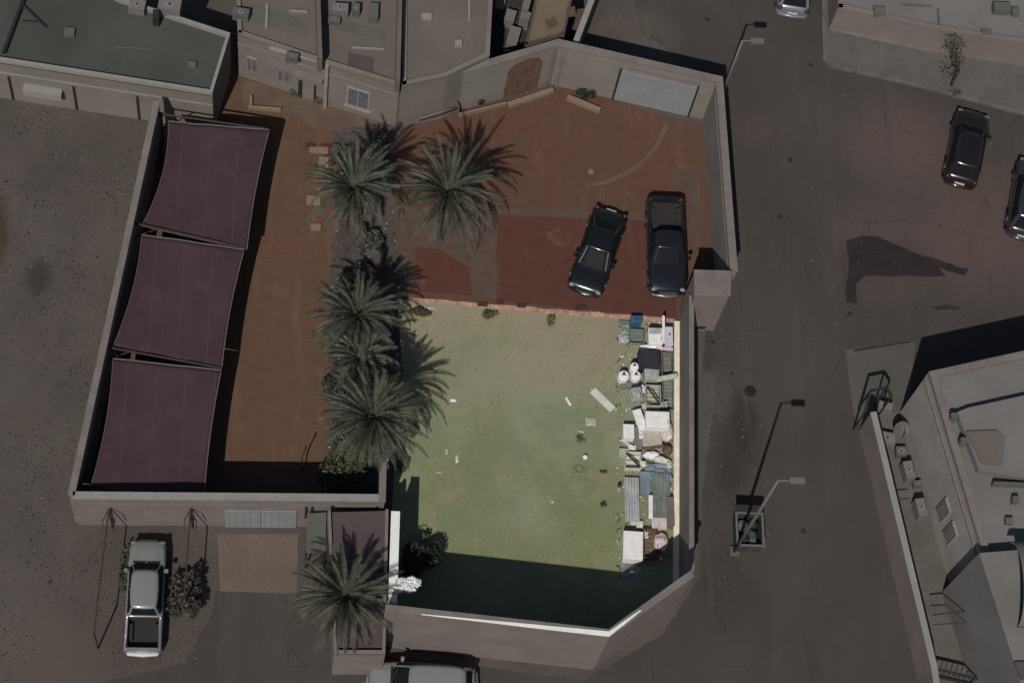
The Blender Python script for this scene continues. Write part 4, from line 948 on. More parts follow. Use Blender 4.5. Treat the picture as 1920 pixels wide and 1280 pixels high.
def cloth(name, cat, px, py, wp, hp, z, m, label, seed=1, amp=.08, ang=0.0):
    w, d = dims(wp, hp); c = place(px, py, z); bm = bmesh.new(); n = 18; g = []; a = radians(ang)
    for j in range(n+1):
        row = []
        for i in range(n+1):
            u, v = i/n-.5, j/n-.5; e = noise.noise_vector(Vector((u*3+seed, v*3, seed)))*.14
            x, y = (u+e.x*.6)*w, (v+e.y*.6)*d
            edge = max(abs(u), abs(v))*2
            zz = z+amp*noise.noise(Vector((u*6+seed*3, v*6, 0)))*2-(edge**4)*amp*1.2
            row.append(bm.verts.new((c.x+x*cos(a)-y*sin(a), c.y+x*sin(a)+y*cos(a), max(GZ+.01, zz))))
        g.append(row)
    for j in range(n):
        for i in range(n): bm.faces.new((g[j][i], g[j][i+1], g[j+1][i+1], g[j+1][i]))
    o = mesh_obj(name, bm, m, smooth=True, loc=(c.x, c.y, GZ)); s_ = o.modifiers.new('s', 'SOLIDIFY'); s_.thickness = .01
    return tag(o, label, cat)
def drum(px, py, r, h, m, label, group):
    c = place(px, py, GZ+h); o = empty('plastic_drum', (c.x, c.y, GZ), label, 'drum', group)
    bm = bmesh.new(); add_tube(bm, [(0, 0, 0), (0, 0, h*.05), (0, 0, h*.5), (0, 0, h*.93), (0, 0, h)], [r*.92, r, r*1.04, r, r*.85], 18); mesh_obj('body', bm, m, o, smooth=False)
    bm = bmesh.new(); add_tube(bm, [(0, r*.25, h), (0, r*.25, h+.05)], r*.25, 12); mesh_obj('cap', bm, M['dark'], o)
    bm = bmesh.new(); add_tube(bm, [(-r*.5, -r*.2, h), (-r*.5, -r*.2, h+.07), (r*.5, -r*.2, h+.07), (r*.5, -r*.2, h)], .02, 6); mesh_obj('handle', bm, m, o)
def crate(px, py, wp, hp, h, m, label, ang=0, diag=False, name='crate', cat='crate', nsl=4):
    w, d = dims(wp, hp); c = place(px, py, GZ+h); o = empty(name, (c.x, c.y, GZ), label, cat, None, radians(ang))
    for nm, x0, x1, y0, y1 in (('side_board', -w/2, -w/2+.03, -d/2, d/2), ('side_board', w/2-.03, w/2, -d/2, d/2), ('end_board', -w/2+.03, w/2-.03, -d/2, -d/2+.03), ('end_board', -w/2+.03, w/2-.03, d/2-.03, d/2)):
        bm = bmesh.new(); add_box(bm, x0, x1, y0, y1, 0, h); mesh_obj(nm, bm, m, o, bevel=.004)
    bm = bmesh.new()
    for k in range(nsl): y = -d/2+.04+(d-.08)*(k+.1)/nsl; add_box(bm, -w/2+.03, w/2-.03, y, y+(d-.08)/nsl*.7, .02, .05)
    f = mesh_obj('slatted_base', bm, m, o)
    if diag: bm = bmesh.new(); add_bar(bm, (-w*.4, d*.4, h+.02), (w*.4, -d*.4, h+.02), .09, .03); mesh_obj('cross_board', bm, M['tarp'], o)
    return o
GR = 'white plastic drums by the east wall'
carton('storage_bin', 'bin', 1193, 599, 20, 14, .5, M['blue'], 'dark blue bin at the north edge of the lawn, first of the stored things', seams='dot')
cloth('plastic_sheet', 'sheet', 1173, 612, 24, 26, .1, mat('pale_teal_sheet', (.2, .24, .22), .4, .2), 'pale teal plastic sheet just southwest of the dark blue bin', 2)
cloth('plastic_sheet', 'sheet', 1169, 634, 19, 16, .08, M['ltgrey'], 'light grey plastic sheet below the pale teal one', 5)
carton('cabinet', 'cabinet', 1229, 630, 25, 29, .8, M['white'], 'white cabinet lying left of the upright white plank', seams='door', m2=M['ltgrey'])
carton('cabinet', 'cabinet', 1254, 630, 14, 34, .7, mat('lilac_white', (.62, .6, .66), .5, .1), 'narrow lilac white cabinet against the east wall near the guard room', seams='dot')
plank(1244, 592, 1244, 643, .13, M['white'], 'long white plank standing between the two white cabinets', .85, .85)
crate(1194, 630, 28, 26, .3, M['greensheet'], 'greenish slatted tray below the dark blue bin', name='tray', cat='tray')
plank(1200, 651, 1232, 649, .22, M['white'], 'short white board north of the dark purple tarp', .4, .5)
plank(1230, 652, 1262, 655, .18, M['pink'], 'pinkish white board beside the short white board', .5, .5)
carton('covered_table', 'table', 1217, 672, 38, 32, .75, M['tarp'], 'square table covered by a dark purple sheet', ang=-3, seams='')
crate(1252, 682, 22, 44, .55, M['greyp'], 'tall grey rack against the wall right of the purple covered table', name='rack', cat='rack', nsl=6)
drum(1170, 703, .27, .6, M['white'], 'western white drum, standing alone with a dark cap', GR)
drum(1193, 703, .25, .62, M['white'], 'white drum just right of the lone western drum', GR)
drum(1190, 686, .22, .75, M['white'], 'white drum north of the pair, below the purple covered table', GR)
carton('box', 'box', 1222, 700, 26, 22, .5, M['ltgrey'], 'light grey box south of the purple covered table', seams='door')
plank(1232, 711, 1270, 704, .26, M['palewood'], 'pale green plank pointing at the east wall', .5, .6)
carton('box', 'box', 1184, 722, 38, 10, .22, M['greyp'], 'flat dark grey box lying south of the white drums', seams='')
crate(1225, 741, 28, 38, .5, M['palewood'], 'pale wooden pallet with a dark diagonal board', diag=True, name='pallet', cat='pallet', nsl=5)
crate(1253, 738, 20, 58, .35, M['greensheet'], 'mossy rack between the pallet and the east wall', name='rack', cat='rack', nsl=8)
# broken chair
def chair(px, py, label, m, ang):
    c = place(px, py, .5); o = empty('garden_chair', (c.x, c.y, GZ), label, 'chair', None, radians(ang))
    bm = bmesh.new(); add_box(bm, -.24, .24, -.24, .24, .40, .44); mesh_obj('seat', bm, m, o, bevel=.02)
    bm = bmesh.new(); add_box(bm, -.24, .24, .22, .27, .46, .9); mesh_obj('backrest', bm, m, o, bevel=.02)
    for i, j in ((-1, -1), (1, -1), (1, 1), (-1, 1)): bm = bmesh.new(); add_tube(bm, [(i*.21, j*.21, 0), (i*.2, j*.2, .4)], .025, 6); mesh_obj('leg', bm, m, o)
    for i in (-1, 1): bm = bmesh.new(); add_tube(bm, [(i*.25, -.2, .42), (i*.26, -.2, .62), (i*.26, .24, .64)], .025, 6); mesh_obj('armrest', bm, m, o)
chair(1192, 742, 'light grey garden chair left of the wooden pallet', M['ltgrey'], 12)
lumpy('sack', 1191, 734, .16, .17, .3, M['white'], 'small white sack beside the light grey garden chair', 'sack', GZ, 0, 3)
plank(1193, 768, 1206, 806, .42, M['white'], 'wide white panel leaning askew west of the big white freezer', .35, .35, .1, 'panel', 'panel')
carton('freezer', 'freezer', 1233, 786, 42, 28, .85, M['white'], 'big white chest freezer near the middle of the east wall', seams='door')
lumpy('blanket', 1250, 806, .32, .5, .45, M['pink'], 'heap of pinkish blanket against the wall south of the freezer', 'blanket', GZ, 0, 4)
carton('mattress', 'mattress', 1223, 821, 34, 30, .35, M['beige'], 'beige mattress lying south of the big white freezer', seams='tape', m2=M['palewood'])
carton('box', 'box', 1179, 808, 19, 24, .5, M['white'], 'small white box west of the beige mattress', seams='')
carton('panel', 'panel', 1198, 818, 17, 34, .15, M['greyp'], 'flat grey panel between the small white box and the mattress', seams='')
plank(1163, 823, 1183, 836, .16, M['palewood'], 'short yellowish slat southwest of the small white box', 0, .1)
plank(1203, 841, 1246, 836, .14, M['wood'], 'dark brown plank along the south side of the mattress', .35, .4)
lumpy('pot', 1252, 843, .22, .3, .5, M['wood'], 'brown clay heap against the wall south of the pink blanket', 'pot', GZ, 0, 6)
lumpy('sack', 1221, 852, .42, .2, .35, M['white'], 'long white sack directly south of the dark brown plank', 'sack', GZ, 0, 7)
lumpy('sack', 1240, 861, .42, .18, .35, M['offwhite'], 'torn off white sack touching the end of the long white one', 'sack', GZ, -.2, 8)
carton('box', 'box', 1170, 847, 17, 12, .25, M['beige'], 'small beige box at the lawn side of the clutter', seams='tape')
crate(1187, 862, 30, 30, .35, M['offwhite'], 'off white crate with a dark diagonal board', diag=True, nsl=3)
cloth('plastic_sheet', 'sheet', 1235, 885, 50, 34, .25, M['bluegrey'], 'blue grey plastic sheet south of the white sacks', 11, .05)
corrugated(1185, 936, 26, 78, .3, M['ltgrey'], 'light corrugated sheet nearest the lawn', 5)
corrugated(1240, 930, 32, 82, .35, M['greensheet'], 'greenish corrugated sheet lying against the east wall', 7)
carton('panel', 'panel', 1210, 905, 18, 40, .25, M['bluegrey'], 'dark blue grey panel between the two corrugated sheets', seams='')
plank(1220, 928, 1220, 972, .2, M['white'], 'bright white board on the edge of the greenish corrugated sheet', .42, .42)
plank(1182, 980, 1206, 980, .2, M['offwhite'], 'off white board across the foot of the light corrugated sheet', .2, .2)
carton('box', 'box', 1236, 980, 26, 18, .35, M['pink'], 'dusty pinkish box south of the greenish corrugated sheet', seams='tape')
carton('panel', 'panel', 1257, 958, 13, 50, .4, mat('brown_panel', (.17, .14, .12), .8, .2), 'brown panel leaning flat along the east wall', seams='')
carton('fridge', 'fridge', 1187, 1022, 34, 48, .62, M['white'], 'large white fridge lying on its back at the south end of the clutter', seams='', ang=-2)
crate(1220, 1018, 26, 50, .4, M['wood'], 'brown wooden frame between the white fridge and the pink sacks', nsl=6)
lumpy('sack', 1240, 1015, .34, .45, .5, M['pink'], 'pinkish white sack at the southeast end of the clutter', 'sack', GZ, 0, 9)
plank(1225, 1040, 1258, 1043, .1, M['wood'], 'thin brown slat just north of the shaded corner', .3, .3)
lumpy('bag', 1239, 1045, .1, .07, .12, M['white'], 'tiny white bag next to the thin brown slat', 'bag', GZ, 0, 10)
cloth('plastic_sheet', 'sheet', 1183, 1065, 44, 38, .07, mat('grey_green_sheet', (.2, .22, .19), .6, .25), 'grey green sheet on the ground south of the white fridge', 13)
lumpy('bag', 1185, 1072, .1, .07, .1, M['white'], 'tiny white bag lying on the grey green sheet', 'bag', .08, 0, 15)
# litter on the lawn
plank(1111, 731, 1149, 768, .38, M['offwhite'], 'largest pale board, lying diagonally on the open lawn', 0, 0, .05, 'board', 'board')
plank(1108, 729, 1122, 742, .10, M['beige'], 'narrow beige slat touching the top end of the large diagonal board', 0.0, .0, .03)
plank(1061, 745, 1070, 760, .11, M['white'], 'small white slat left of the large diagonal board', 0, 0, .04)
LG = 'scraps scattered on the lawn'
for i, (x, y, rx, ry, m_, nm, lb) in enumerate(((1108, 790, .27, .22, 'beige', 'sheet_scrap', 'square beige scrap below the large diagonal board'), (1089, 808, .16, .08, 'ltgrey', 'sheet_scrap', 'light grey scrap northwest of the white ball'),
     (850, 750, .16, .08, 'white', 'sheet_scrap', 'white scrap at the tip of the palm shadow'), (838, 845, .07, .15, 'beige', 'sheet_scrap', 'thin beige scrap in the west lawn'),
     (857, 859, .07, .2, 'offwhite', 'sheet_scrap', 'upright off white scrap in the west lawn'), (824, 884, .16, .05, 'beige', 'sheet_scrap', 'flat beige scrap southwest of the upright one'),
     (1036, 940, .07, .06, 'offwhite', 'sheet_scrap', 'lone tiny pale scrap in the south lawn'), (1160, 916, .07, .1, 'ltgrey', 'sheet_scrap', 'grey scrap touching the lawn edge by the light corrugated sheet'),
     (806, 577, .3, .08, 'beige', 'sheet_scrap', 'beige scrap near the northwest paving edge'))):
    cloth(nm, 'scrap', x, y, rx*2*37, ry*2*34, GZ+.05, M[m_], lb, 20+i, .03)['group'] = LG
c = at(1097, 857, .1); bm = bmesh.new(); bmesh.ops.create_uvsphere(bm, u_segments=16, v_segments=12, radius=.13); bmesh.ops.translate(bm, verts=bm.verts[:], vec=(c.x, c.y, GZ+.12))
tag(mesh_obj('ball', bm, M['white'], smooth=True, loc=(c.x, c.y, GZ)), 'white ball on the lawn north of the grey ring', 'ball')
c = at(1086, 880, .05); bm = bmesh.new(); add_tube(bm, [(c.x+.2*cos(t*pi/8), c.y+.2*sin(t*pi/8), GZ+.04) for t in range(17)], .035, 8, caps=False)
tag(mesh_obj('hoop', bm, M['greyp'], smooth=True, loc=(c.x, c.y, GZ)), 'small grey ring lying on the lawn south of the white ball', 'ring')
lumpy('bucket', 1162, 908, .1, .1, .25, M['dark'], 'little black bucket at the lawn edge near the light corrugated sheet', 'bucket', GZ, 0, 2)
bush('weed', 1088, 822, .3, .3, .12, M['weed'], 'flat green weed patch above the white ball', 'weed', 160, 81, .06)
bush('weed', 1132, 945, .17, .17, .2, M['leaf'], 'dark round weed in the southeast lawn', 'weed', 160, 82, .05)
bush('weed', 1131, 884, .2, .1, .15, M['leaf'], 'small dark weed right of the grey ring', 'weed', 120, 83, .05)
bush('weed', 752, 742, .3, .3, .3, M['weed'], 'faint weed tuft under the leaning palm fronds', 'weed', 120, 84, .05)

# ------------------------------------------------------------------ court furniture and borders
def low_wall(name, px, z, t, h, m, label, cat):
    P = W(px, h); bm = bmesh.new(); wall_ribbon(bm, P, t, 0, h, 1)
    c = P[0]; return tag(mesh_obj(name, bm, m, bevel=.015, loc=(c.x, c.y, 0)), label, cat)
M['step'] = mat('pale_step', col(122, 104, 92), .9, .1)
low_wall('low_border', [(955, 200), (1040, 171)], 0, .28, .3, M['step'], 'pale low border below the arched door', 'border')
low_wall('low_border', [(1063, 184), (1124, 209)], 0, .25, .3, M['step'], 'pale low border left of the blue gate leaves', 'border')
low_wall('low_border', [(860, 216), (950, 194)], 0, .12, .3, M['step'], 'thin pale border running west of the arched door', 'border')
low_wall('low_border', [(465, 202), (527, 207)], 0, .16, .25, M['step'], 'short pale border at the north end of the side court', 'border')
low_wall('low_border', [(468, 178), (468, 198)], 0, .14, .25, M['step'], 'stubby pale border turning north from the short one', 'border')
# pale step blocks beside the bed
for i, (x, y, w_, d_, m_) in enumerate(((598, 281, .95, .35, 'step'), (607, 305, .5, .7, 'step'), (588, 375, .7, .5, 'step'), (592, 425, .5, .35, 'step'), (582, 272, .5, .2, 'brickred'), (612, 273, .55, .18, 'brickred'))):
    if m_ == 'brickred': M['brickred'] = M.get('brickred') or mat('red_tile', col(92, 40, 38), .9, .2)
    c = at(x, y, .12); bm = bmesh.new(); add_box(bm, c.x-w_/2, c.x+w_/2, c.y-d_/2, c.y+d_/2, 0.0, .12)
    tag(mesh_obj('stepping_block', bm, M[m_], bevel=.02, loc=(c.x, c.y, 0)), ['wide pale block north of the northwest palm', 'tall pale block joined below the wide one', 'pale block touching the west fronds of the northwest palm',
        'smaller pale block south of the one at the west fronds', 'western dull red slab above the wide pale block', 'eastern dull red slab above the wide pale block'][i], 'block', 'blocks beside the palm bed')
for x, y, lb in ((1108, 322, 'small round white drain cover in the middle of the court'),):
    c = at(x, y, .02); bm = bmesh.new(); add_tube(bm, [(c.x, c.y, .01), (c.x, c.y, .05)], .15, 16)
    tag(mesh_obj('drain_cover', bm, M['step'], bevel=.005, loc=(c.x, c.y, 0)), lb, 'cover')
# paver blocks at the south edge of the court
for i, (x, y, w_) in enumerate(((905, 570, .5), (938, 565, .35), (978, 572, .45), (1090, 575, .55))):
    c = at(x, y, .06); bm = bmesh.new(); add_box(bm, c.x-w_/2, c.x+w_/2, c.y-.12, c.y+.12, 0.0, .06+.004*i)
    tag(mesh_obj('loose_paver', bm, M['rust'], bevel=.01, loc=(c.x, c.y, 0)), ['loose dark paver furthest west on the court edge', 'short loose dark paver, second from the west', 'loose dark paver west of the slanted sedan', 'loose dark paver just below the sedan nose'][i], 'paver', 'loose pavers')
# bent garden pole arms by the curved wall
def rail(pts, z, r, label, name='rail', cat='rail', m=None):
    P = [at(x, y, zz) for (x, y), zz in zip(pts, z)]; bm = bmesh.new(); add_tube(bm, P, r, 6)
    tag(mesh_obj(name, bm, m or M['dark'], smooth=True, loc=(P[0].x, P[0].y, 0)), label, cat)
rail([(836, 143), (830, 160), (842, 180), (850, 196)], (3, 2.4, 1.2, .4), .05, 'thin dark bent pole against the curved part of the compound wall', 'bent_pole', 'pole')
rail([(853, 182), (862, 195), (863, 212)], (1.4, .8, .1), .05, 'short dark pole at the foot of the bent pole', 'short_pole', 'pole')
rail([(785, 228), (820, 218), (858, 204)], (.8, .8, .8), .03, 'dark low rail at the northwest corner of the court')
rail([(788, 222), (822, 211), (852, 203)], (.9, .9, .9), .04, 'pale low rail just behind the dark one', m=M['step'])
rail([(780, 170), (781, 205)], (3.2, .2), .05, 'dark drain pipe near the bend of the compound wall', 'drain_pipe', 'pipe')
rail([(574, 835), (566, 860), (570, 884)], (1.8, 1.0, .1), .04, 'thin dark stake in the south end of the side court', 'stake', 'stake')

# ------------------------------------------------------------------ things on roofs and in the alley
def ac_unit(px, py, w, d, h, z, m, label, ang=0, group=None, fan=True):
    c = at(px, py, z+h); o = empty('air_conditioner', (c.x, c.y, z), label, 'air conditioner', group, radians(ang))
    bm = bmesh.new(); add_box(bm, -w/2, w/2, -d/2, d/2, .05, h); mesh_obj('casing', bm, m, o, bevel=.02)
    if fan:
        bm = bmesh.new(); add_tube(bm, [(0, 0, h+.001), (0, 0, h+.02)], min(w, d)*.32, 14); mesh_obj('fan_grille', bm, M['greyp'], o)
        bm = bmesh.new(); add_tube(bm, [(0, 0, h+.02), (0, 0, h+.04)], min(w, d)*.1, 10); mesh_obj('hub', bm, M['dark'], o)
    for s_ in (-1, 1): bm = bmesh.new(); add_box(bm, s_*w*.35-.03, s_*w*.35+.03, -d/2, d/2, 0, .05); mesh_obj('foot', bm, M['dark'], o)
M['ac'] = mat('ac_casing', col(108, 104, 102), .6, .1); M['ac2'] = mat('ac_casing_dull', col(88, 86, 82), .7, .15)
AG = 'air conditioners on the house roofs'
ac_unit(452, 22, .8, .45, .6, 4.0, M['ac2'], 'western rooftop air conditioner on the terraced villa', -8, AG)
ac_unit(548, 104, .6, .35, .5, 4.0, M['ac2'], 'rooftop air conditioner at the villa edge above the pale slab', -10, AG)
ac_unit(638, 14, .8, .5, .7, 4.0, M['ac'], 'rooftop air conditioner just right of the first party wall', 0, AG)
ac_unit(627, 36, .6, .35, .4, 4.0, M['ac2'], 'lower air conditioner below the one at the first party wall', -8, AG)
ac_unit(668, 14, .35, .5, .6, 4.0, M['ac2'], 'narrow rooftop unit on the middle roof of the villa', 0, AG)
ac_unit(257, 8, .8, .6, .6, 3.7, M['ac'], 'air conditioner on the green roof at the top of the photo', -8, AG)
ac_unit(318, 8, 1.1, .7, .7, 3.7, M['ac'], 'bigger air conditioner right of the other one on the green roof', -6, AG)
ac_unit(292, 26, .3, .5, .8, 3.7, M['dark'], 'dark narrow vent box between the green roof units', 0, AG, False)
AB = 'white boxes in the dark alley'
for i, (x, y, w_, d_, h_, a_) in enumerate(((938, 8, .45, .6, .6, -12), (957, 30, .5, .7, .7, -14), (963, 68, .55, 1.1, .8, -14), (988, 5, .35, .9, 1.4, -14), (955, 96, .6, .12, .4, 0), (985, 30, .5, .5, 1.0, -14))):
    c = at(x, y, h_); o = empty('storage_box', (c.x, c.y, .02), ['topmost small white box in the alley', 'white box halfway down the alley', 'longest white box at the alley mouth', 'tall pale box along the right side of the alley',
        'thin pale ledge at the foot of the alley', 'square pale box right of the middle one'][i], 'box', AB, radians(a_))
    bm = bmesh.new(); add_box(bm, -w_/2, w_/2, -d_/2, d_/2, 0, h_); mesh_obj('body', bm, M['ac'], o, bevel=.015)
    bm = bmesh.new(); add_box(bm, -w_/2-.01, w_/2+.01, -d_/2-.01, d_/2+.01, h_, h_+.03); mesh_obj('lid', bm, M['ac'], o, bevel=.01)
# villa at lower right: units, dish, rails, ladder frames in the side yard
YG = 'air conditioners in the side yard'
for i, (x, y, w_, d_, h_, a_) in enumerate(((1661, 760, .7, .4, .7, -12), (1664, 820, .8, .6, .5, -10), (1705, 880, .45, .9, .8, 10), (1728, 950, .45, .9, .8, 10), (1722, 905, .5, .3, .4, 10), (1690, 845, .5, .5, .4, 0))):
    ac_unit(x, y, w_, d_, h_, .02, M['ac'] if i < 4 else M['ac2'], ['pale unit beside the small entrance frame of the side yard', 'unit under the satellite dish', 'long pale unit in the middle of the side yard', 'long pale unit south of the other long one',
        'low dull unit between the two long ones', 'low dull unit next to the satellite dish'][i], a_, YG)
def dish(px, py, z, r, label, az):
    c = at(px, py, z+.8); o = empty('satellite_dish', (c.x, c.y, z), label, 'satellite dish', None, az)
    bm = bmesh.new(); rg = []
    for k in range(7):
        rr = r*k/6; rg.append([bm.verts.new((rr*cos(t*pi/10), rr*sin(t*pi/10)*.8+rr*rr*.0, .8+.35*rr*rr/r+rr*sin(t*pi/10)*.55)) for t in range(20)] if k else [bm.verts.new((0, 0, .8))])
    for t in range(20): bm.faces.new((rg[0][0], rg[1][t], rg[1][(t+1) % 20]))
    for a_, b_ in zip(rg[1:], rg[2:]):
        for t in range(20): bm.faces.new((a_[t], b_[t], b_[(t+1) % 20], a_[(t+1) % 20]))
    d_ = mesh_obj('reflector', bm, M['ac2'], o, smooth=True); s_ = d_.modifiers.new('s', 'SOLIDIFY'); s_.thickness = .02
    bm = bmesh.new(); add_tube(bm, [(0, 0, 0), (0, 0, .8)], .04, 8); mesh_obj('mast', bm, M['dark'], o)
    bm = bmesh.new(); add_tube(bm, [(0, -r*.7, .45), (0, -r*.5, 1.3)], .02, 6); mesh_obj('feed_arm', bm, M['dark'], o)
dish(1690, 808, .02, .45, 'pale satellite dish in the north of the side yard', .3)
def gate_frame():
    P = [at(*q, 2.4) for q in ((1622, 772), (1632, 732), (1662, 726), (1672, 742))]; o = empty('entrance_frame', (P[0].x, P[0].y, 0), 'dark bent frame over the small entrance at the top of the perimeter wall', 'frame')
    for a_, b_ in zip(P, P[1:]): bm = bmesh.new(); add_bar(bm, a_, b_, .12); child(mesh_obj('beam', bm, M['dark']), o)
    for q in P: bm = bmesh.new(); add_tube(bm, [(q.x, q.y, 0), q], .05, 8); child(mesh_obj('post', bm, M['dark']), o)
gate_frame()
rail([(1750, 1152), (1812, 1145), (1845, 1122)], (2.2, 2.2, 2.2), .04, 'dark forked clothes line rail low in the side yard')
rail([(1750, 1170), (1835, 1165), (1880, 1176)], (2, 2, 2), .025, 'thin rail south of the forked clothes line rail')
rail([(1672, 936), (1705, 934)], (1.2, 1.2), .03, 'short dark rail beside the perimeter wall')
# car port grille at the bottom right corner
c = at(1790, 1272, .8); o = empty('garden_gate', (c.x, c.y, 0), 'dark barred gate at the bottom right of the side yard', 'gate')
A_, B_ = at(1742, 1250, 1.2), at(1850, 1275, 1.2)
bm = bmesh.new(); add_bar(bm, A_, B_, .1); child(mesh_obj('top_rail', bm, M['dark']), o)
bm = bmesh.new(); add_bar(bm, A_-Vector((0, 0, 1.1)), B_-Vector((0, 0, 1.1)), .1); child(mesh_obj('bottom_rail', bm, M['dark']), o)
for k in range(12):
    p = A_.lerp(B_, k/11); bm = bmesh.new(); add_bar(bm, p, p-Vector((0, 0, 1.1)), .03); child(mesh_obj('bar', bm, M['dark']), o)
# arched canopy at the right edge
A_ = at(1906, 1072, 6.2); o = empty('barrel_canopy', (A_.x, A_.y, 5.2), 'pale barrel canopy cut off by the right edge above the grey block', 'canopy')
bm = bmesh.new(); rr = []
for j in range(2):
    rr.append([bm.verts.new((A_.x-.2+4.5*j, A_.y+2.0*cos(t*pi/16)-.6, 6.16+1.5*sin(t*pi/16))) for t in range(17)])
for t in range(16): bm.faces.new((rr[0][t], rr[0][t+1], rr[1][t+1], rr[1][t]))
ob = mesh_obj('shell', bm, M['roofgrey'], smooth=True); s_ = ob.modifiers.new('s', 'SOLIDIFY'); s_.thickness = .06; child(ob, o)

# ------------------------------------------------------------------ gate ribs, facade and roof detail
def gate_ribs(parent, A, B, h, t0, t1, z0, z1, n, out):
    for k in range(n):
        t = t0+(t1-t0)*(k+.5)/n; wall_panel('gate_rib', A, B, t-.0012, t+.0012, h, z0, z1, M['gate'], parent, .03, out=out)
gate_ribs(NW, (1048, 84), (1344, 152), 4.0, .42, .66, .1, 2.9, 6, .075); gate_ribs(NW, (1048, 84), (1344, 152), 4.0, .663, .90, .1, 2.9, 6, .075)
for k in range(10):
    t = .490+.238*(k+.5)/10; wall_panel('gate_rib', (136, 932), (712, 937), t-.0008, t+.0008, 3.9, .1, 2.35, M['gate'], CS, .03, out=.105, side=-1)
W7a, W7b = (1935, 1340), (1742, 696)
def fp7(t0, t1, z0, z1, nm, m, out=.05, depth=.07): return wall_panel(nm, W7a, W7b, t0, t1, 5.4, z0, z1, m, H7, depth, out=out, side=1)
fp7(.02, .99, 4.5, 4.65, 'string_course', M['coping'], .08, .1)
for t in (.555, .625):
    f = fp7(t, t+.045, 1.3, 3.0, 'window', M['ledge'], .09, .11); g_ = fp7(t+.004, t+.041, 1.4, 2.9, 'pane', M['curtain'], .10, .02); g_.parent = f
    for k in range(3): q_ = fp7(t+.004+.0092*(k+1), t+.006+.0092*(k+1), 1.4, 2.9, 'mullion', M['ledge'], .115, .02); q_.parent = f
small_box(H2, 700, 20, .5, .9, 4.02, 4.5, M['roofpatch'], 'water_tank'); small_box(H2, 500, 30, .12, 1.4, 4.02, 4.15, M['ledge'], 'roof_pipe')
small_box(H2, 560, 20, .9, .08, 4.02, 4.2, M['ledge'], 'roof_pipe'); small_box(H2, 690, 90, 1.6, .08, 4.02, 4.12, M['ledge'], 'roof_pipe')
facade_panel(H2, (612, 118), (750, 160), 4.2, .28, .66, .72, .82, 'window_sill', M['ledge'], .16, .14)
facade_panel(H2, (446, 62), (612, 118), 4.2, .36, .98, 2.5, 2.6, 'canopy_slab', M['coping'], .35, .35)
facade_panel(H2, (446, 62), (612, 118), 4.2, .70, .74, .1, 1.7, 'downpipe', M['dark'], .12, .1)
facade_panel(H2, (446, 62), (612, 118), 4.2, .88, .90, .1, 1.7, 'downpipe', M['dark'], .12, .1)
for px, py, w_, d_, h_ in ((800, 30, .5, .35, .15), (860, 80, .35, .35, .2), (880, 20, .1, 1.2, .1)): small_box(H3, px, py, w_, d_, 4.28, 4.28+h_, M['ledge'], 'roof_box')
for px, py, w_, d_, h_ in ((1650, 20, .6, .5, .3), (1720, 10, 1.6, .08, .08), (1880, 12, .9, .5, .5), (1905, 20, .4, .4, .35), (1850, 60, .5, .3, .2), (1760, 30, .1, 1.0, .08)): small_box(H6, px, py, w_, d_, 2.25, 2.25+h_, M['roofpatch'], 'roof_box')
for px, py, w_, d_, h_ in ((130, 60, .5, .5, .2), (250, 90, 1.8, .06, .06), (360, 120, .4, .3, .2)): small_box(H1, px, py, w_, d_, 3.6, 3.6+h_, M['roofpatch'], 'roof_box')
for px, py, w_, d_, h_ in ((1852, 870, .9, .4, .5), (1905, 935, .3, .3, .4), (1893, 975, .35, .3, .3), (1895, 905, 1.6, .1, .5)): small_box(H7, px, py, w_, d_, 5.18, 5.18+h_, M['roofpatch'], 'roof_box')

# ------------------------------------------------------------------ loose stuff nobody could count
def pnoise(x, y, s_, k): return noise.noise(Vector((x*s_, y*s_, k)))
def scatter(name, label, cat, poly_px, n, fn, mats, seed, z=0.0):
    P = [p.xy for p in W(poly_px, z)]; rnd = random.Random(seed); xs = [p.x for p in P]; ys = [p.y for p in P]; bm = bmesh.new(); k = 0
    def inside(x, y):
        c = False
        for i in range(len(P)):
            a_, b_ = P[i], P[i-1]
            if (a_.y > y) != (b_.y > y) and x < (b_.x-a_.x)*(y-a_.y)/(b_.y-a_.y)+a_.x: c = not c
        return c
    while k < n:
        x, y = rnd.uniform(min(xs), max(xs)), rnd.uniform(min(ys), max(ys))
        if not inside(x, y): k += .02; continue
        k += fn(bm, x, y, z, rnd) or .3
    me = bpy.data.meshes.new(name); bm.to_mesh(me); bm.free()
    for m_ in mats: me.materials.append(m_)
    o = link(bpy.data.objects.new(name, me)); tag(o, label, cat, None, 'stuff'); return o
def stone(bm, x, y, z, rnd):
    if pnoise(x, y, .35, 3) + rnd.uniform(-.35, .35) < 0: return 0
    r_ = rnd.uniform(.015, .05)*(1.8 if rnd.random() < .04 else 1); h = r_*.7; n = 5; a0 = rnd.uniform(0, 6); mi = rnd.choice((0, 0, 1, 2))
    b_ = [bm.verts.new((x+r_*cos(a0+2*pi*i/n)*rnd.uniform(.7, 1.2), y+r_*sin(a0+2*pi*i/n)*rnd.uniform(.7, 1.2), z)) for i in range(n)]
    t_ = bm.verts.new((x, y, z+h))
    for i in range(n): f = bm.faces.new((b_[i], b_[(i+1) % n], t_)); f.material_index = mi
    return 1
SM = [mat('stone_mid', sc(SAND, .7)), mat('stone_pale', sc(SAND, 1.6)), mat('stone_dark', sc(SAND, .5))]
scatter('gravel', 'scattered gravel over the sandy lot at the left', 'gravel', [(0, 195), (245, 210), (280, 230), (120, 930), (110, 1280), (0, 1280)], 3600, stone, SM, 1)
scatter('gravel', 'scattered gravel along the east side of the yard wall', 'gravel', [(1325, 560), (1420, 600), (1450, 1100), (1350, 1200), (1320, 1100)], 900, stone, SM, 2, .01)
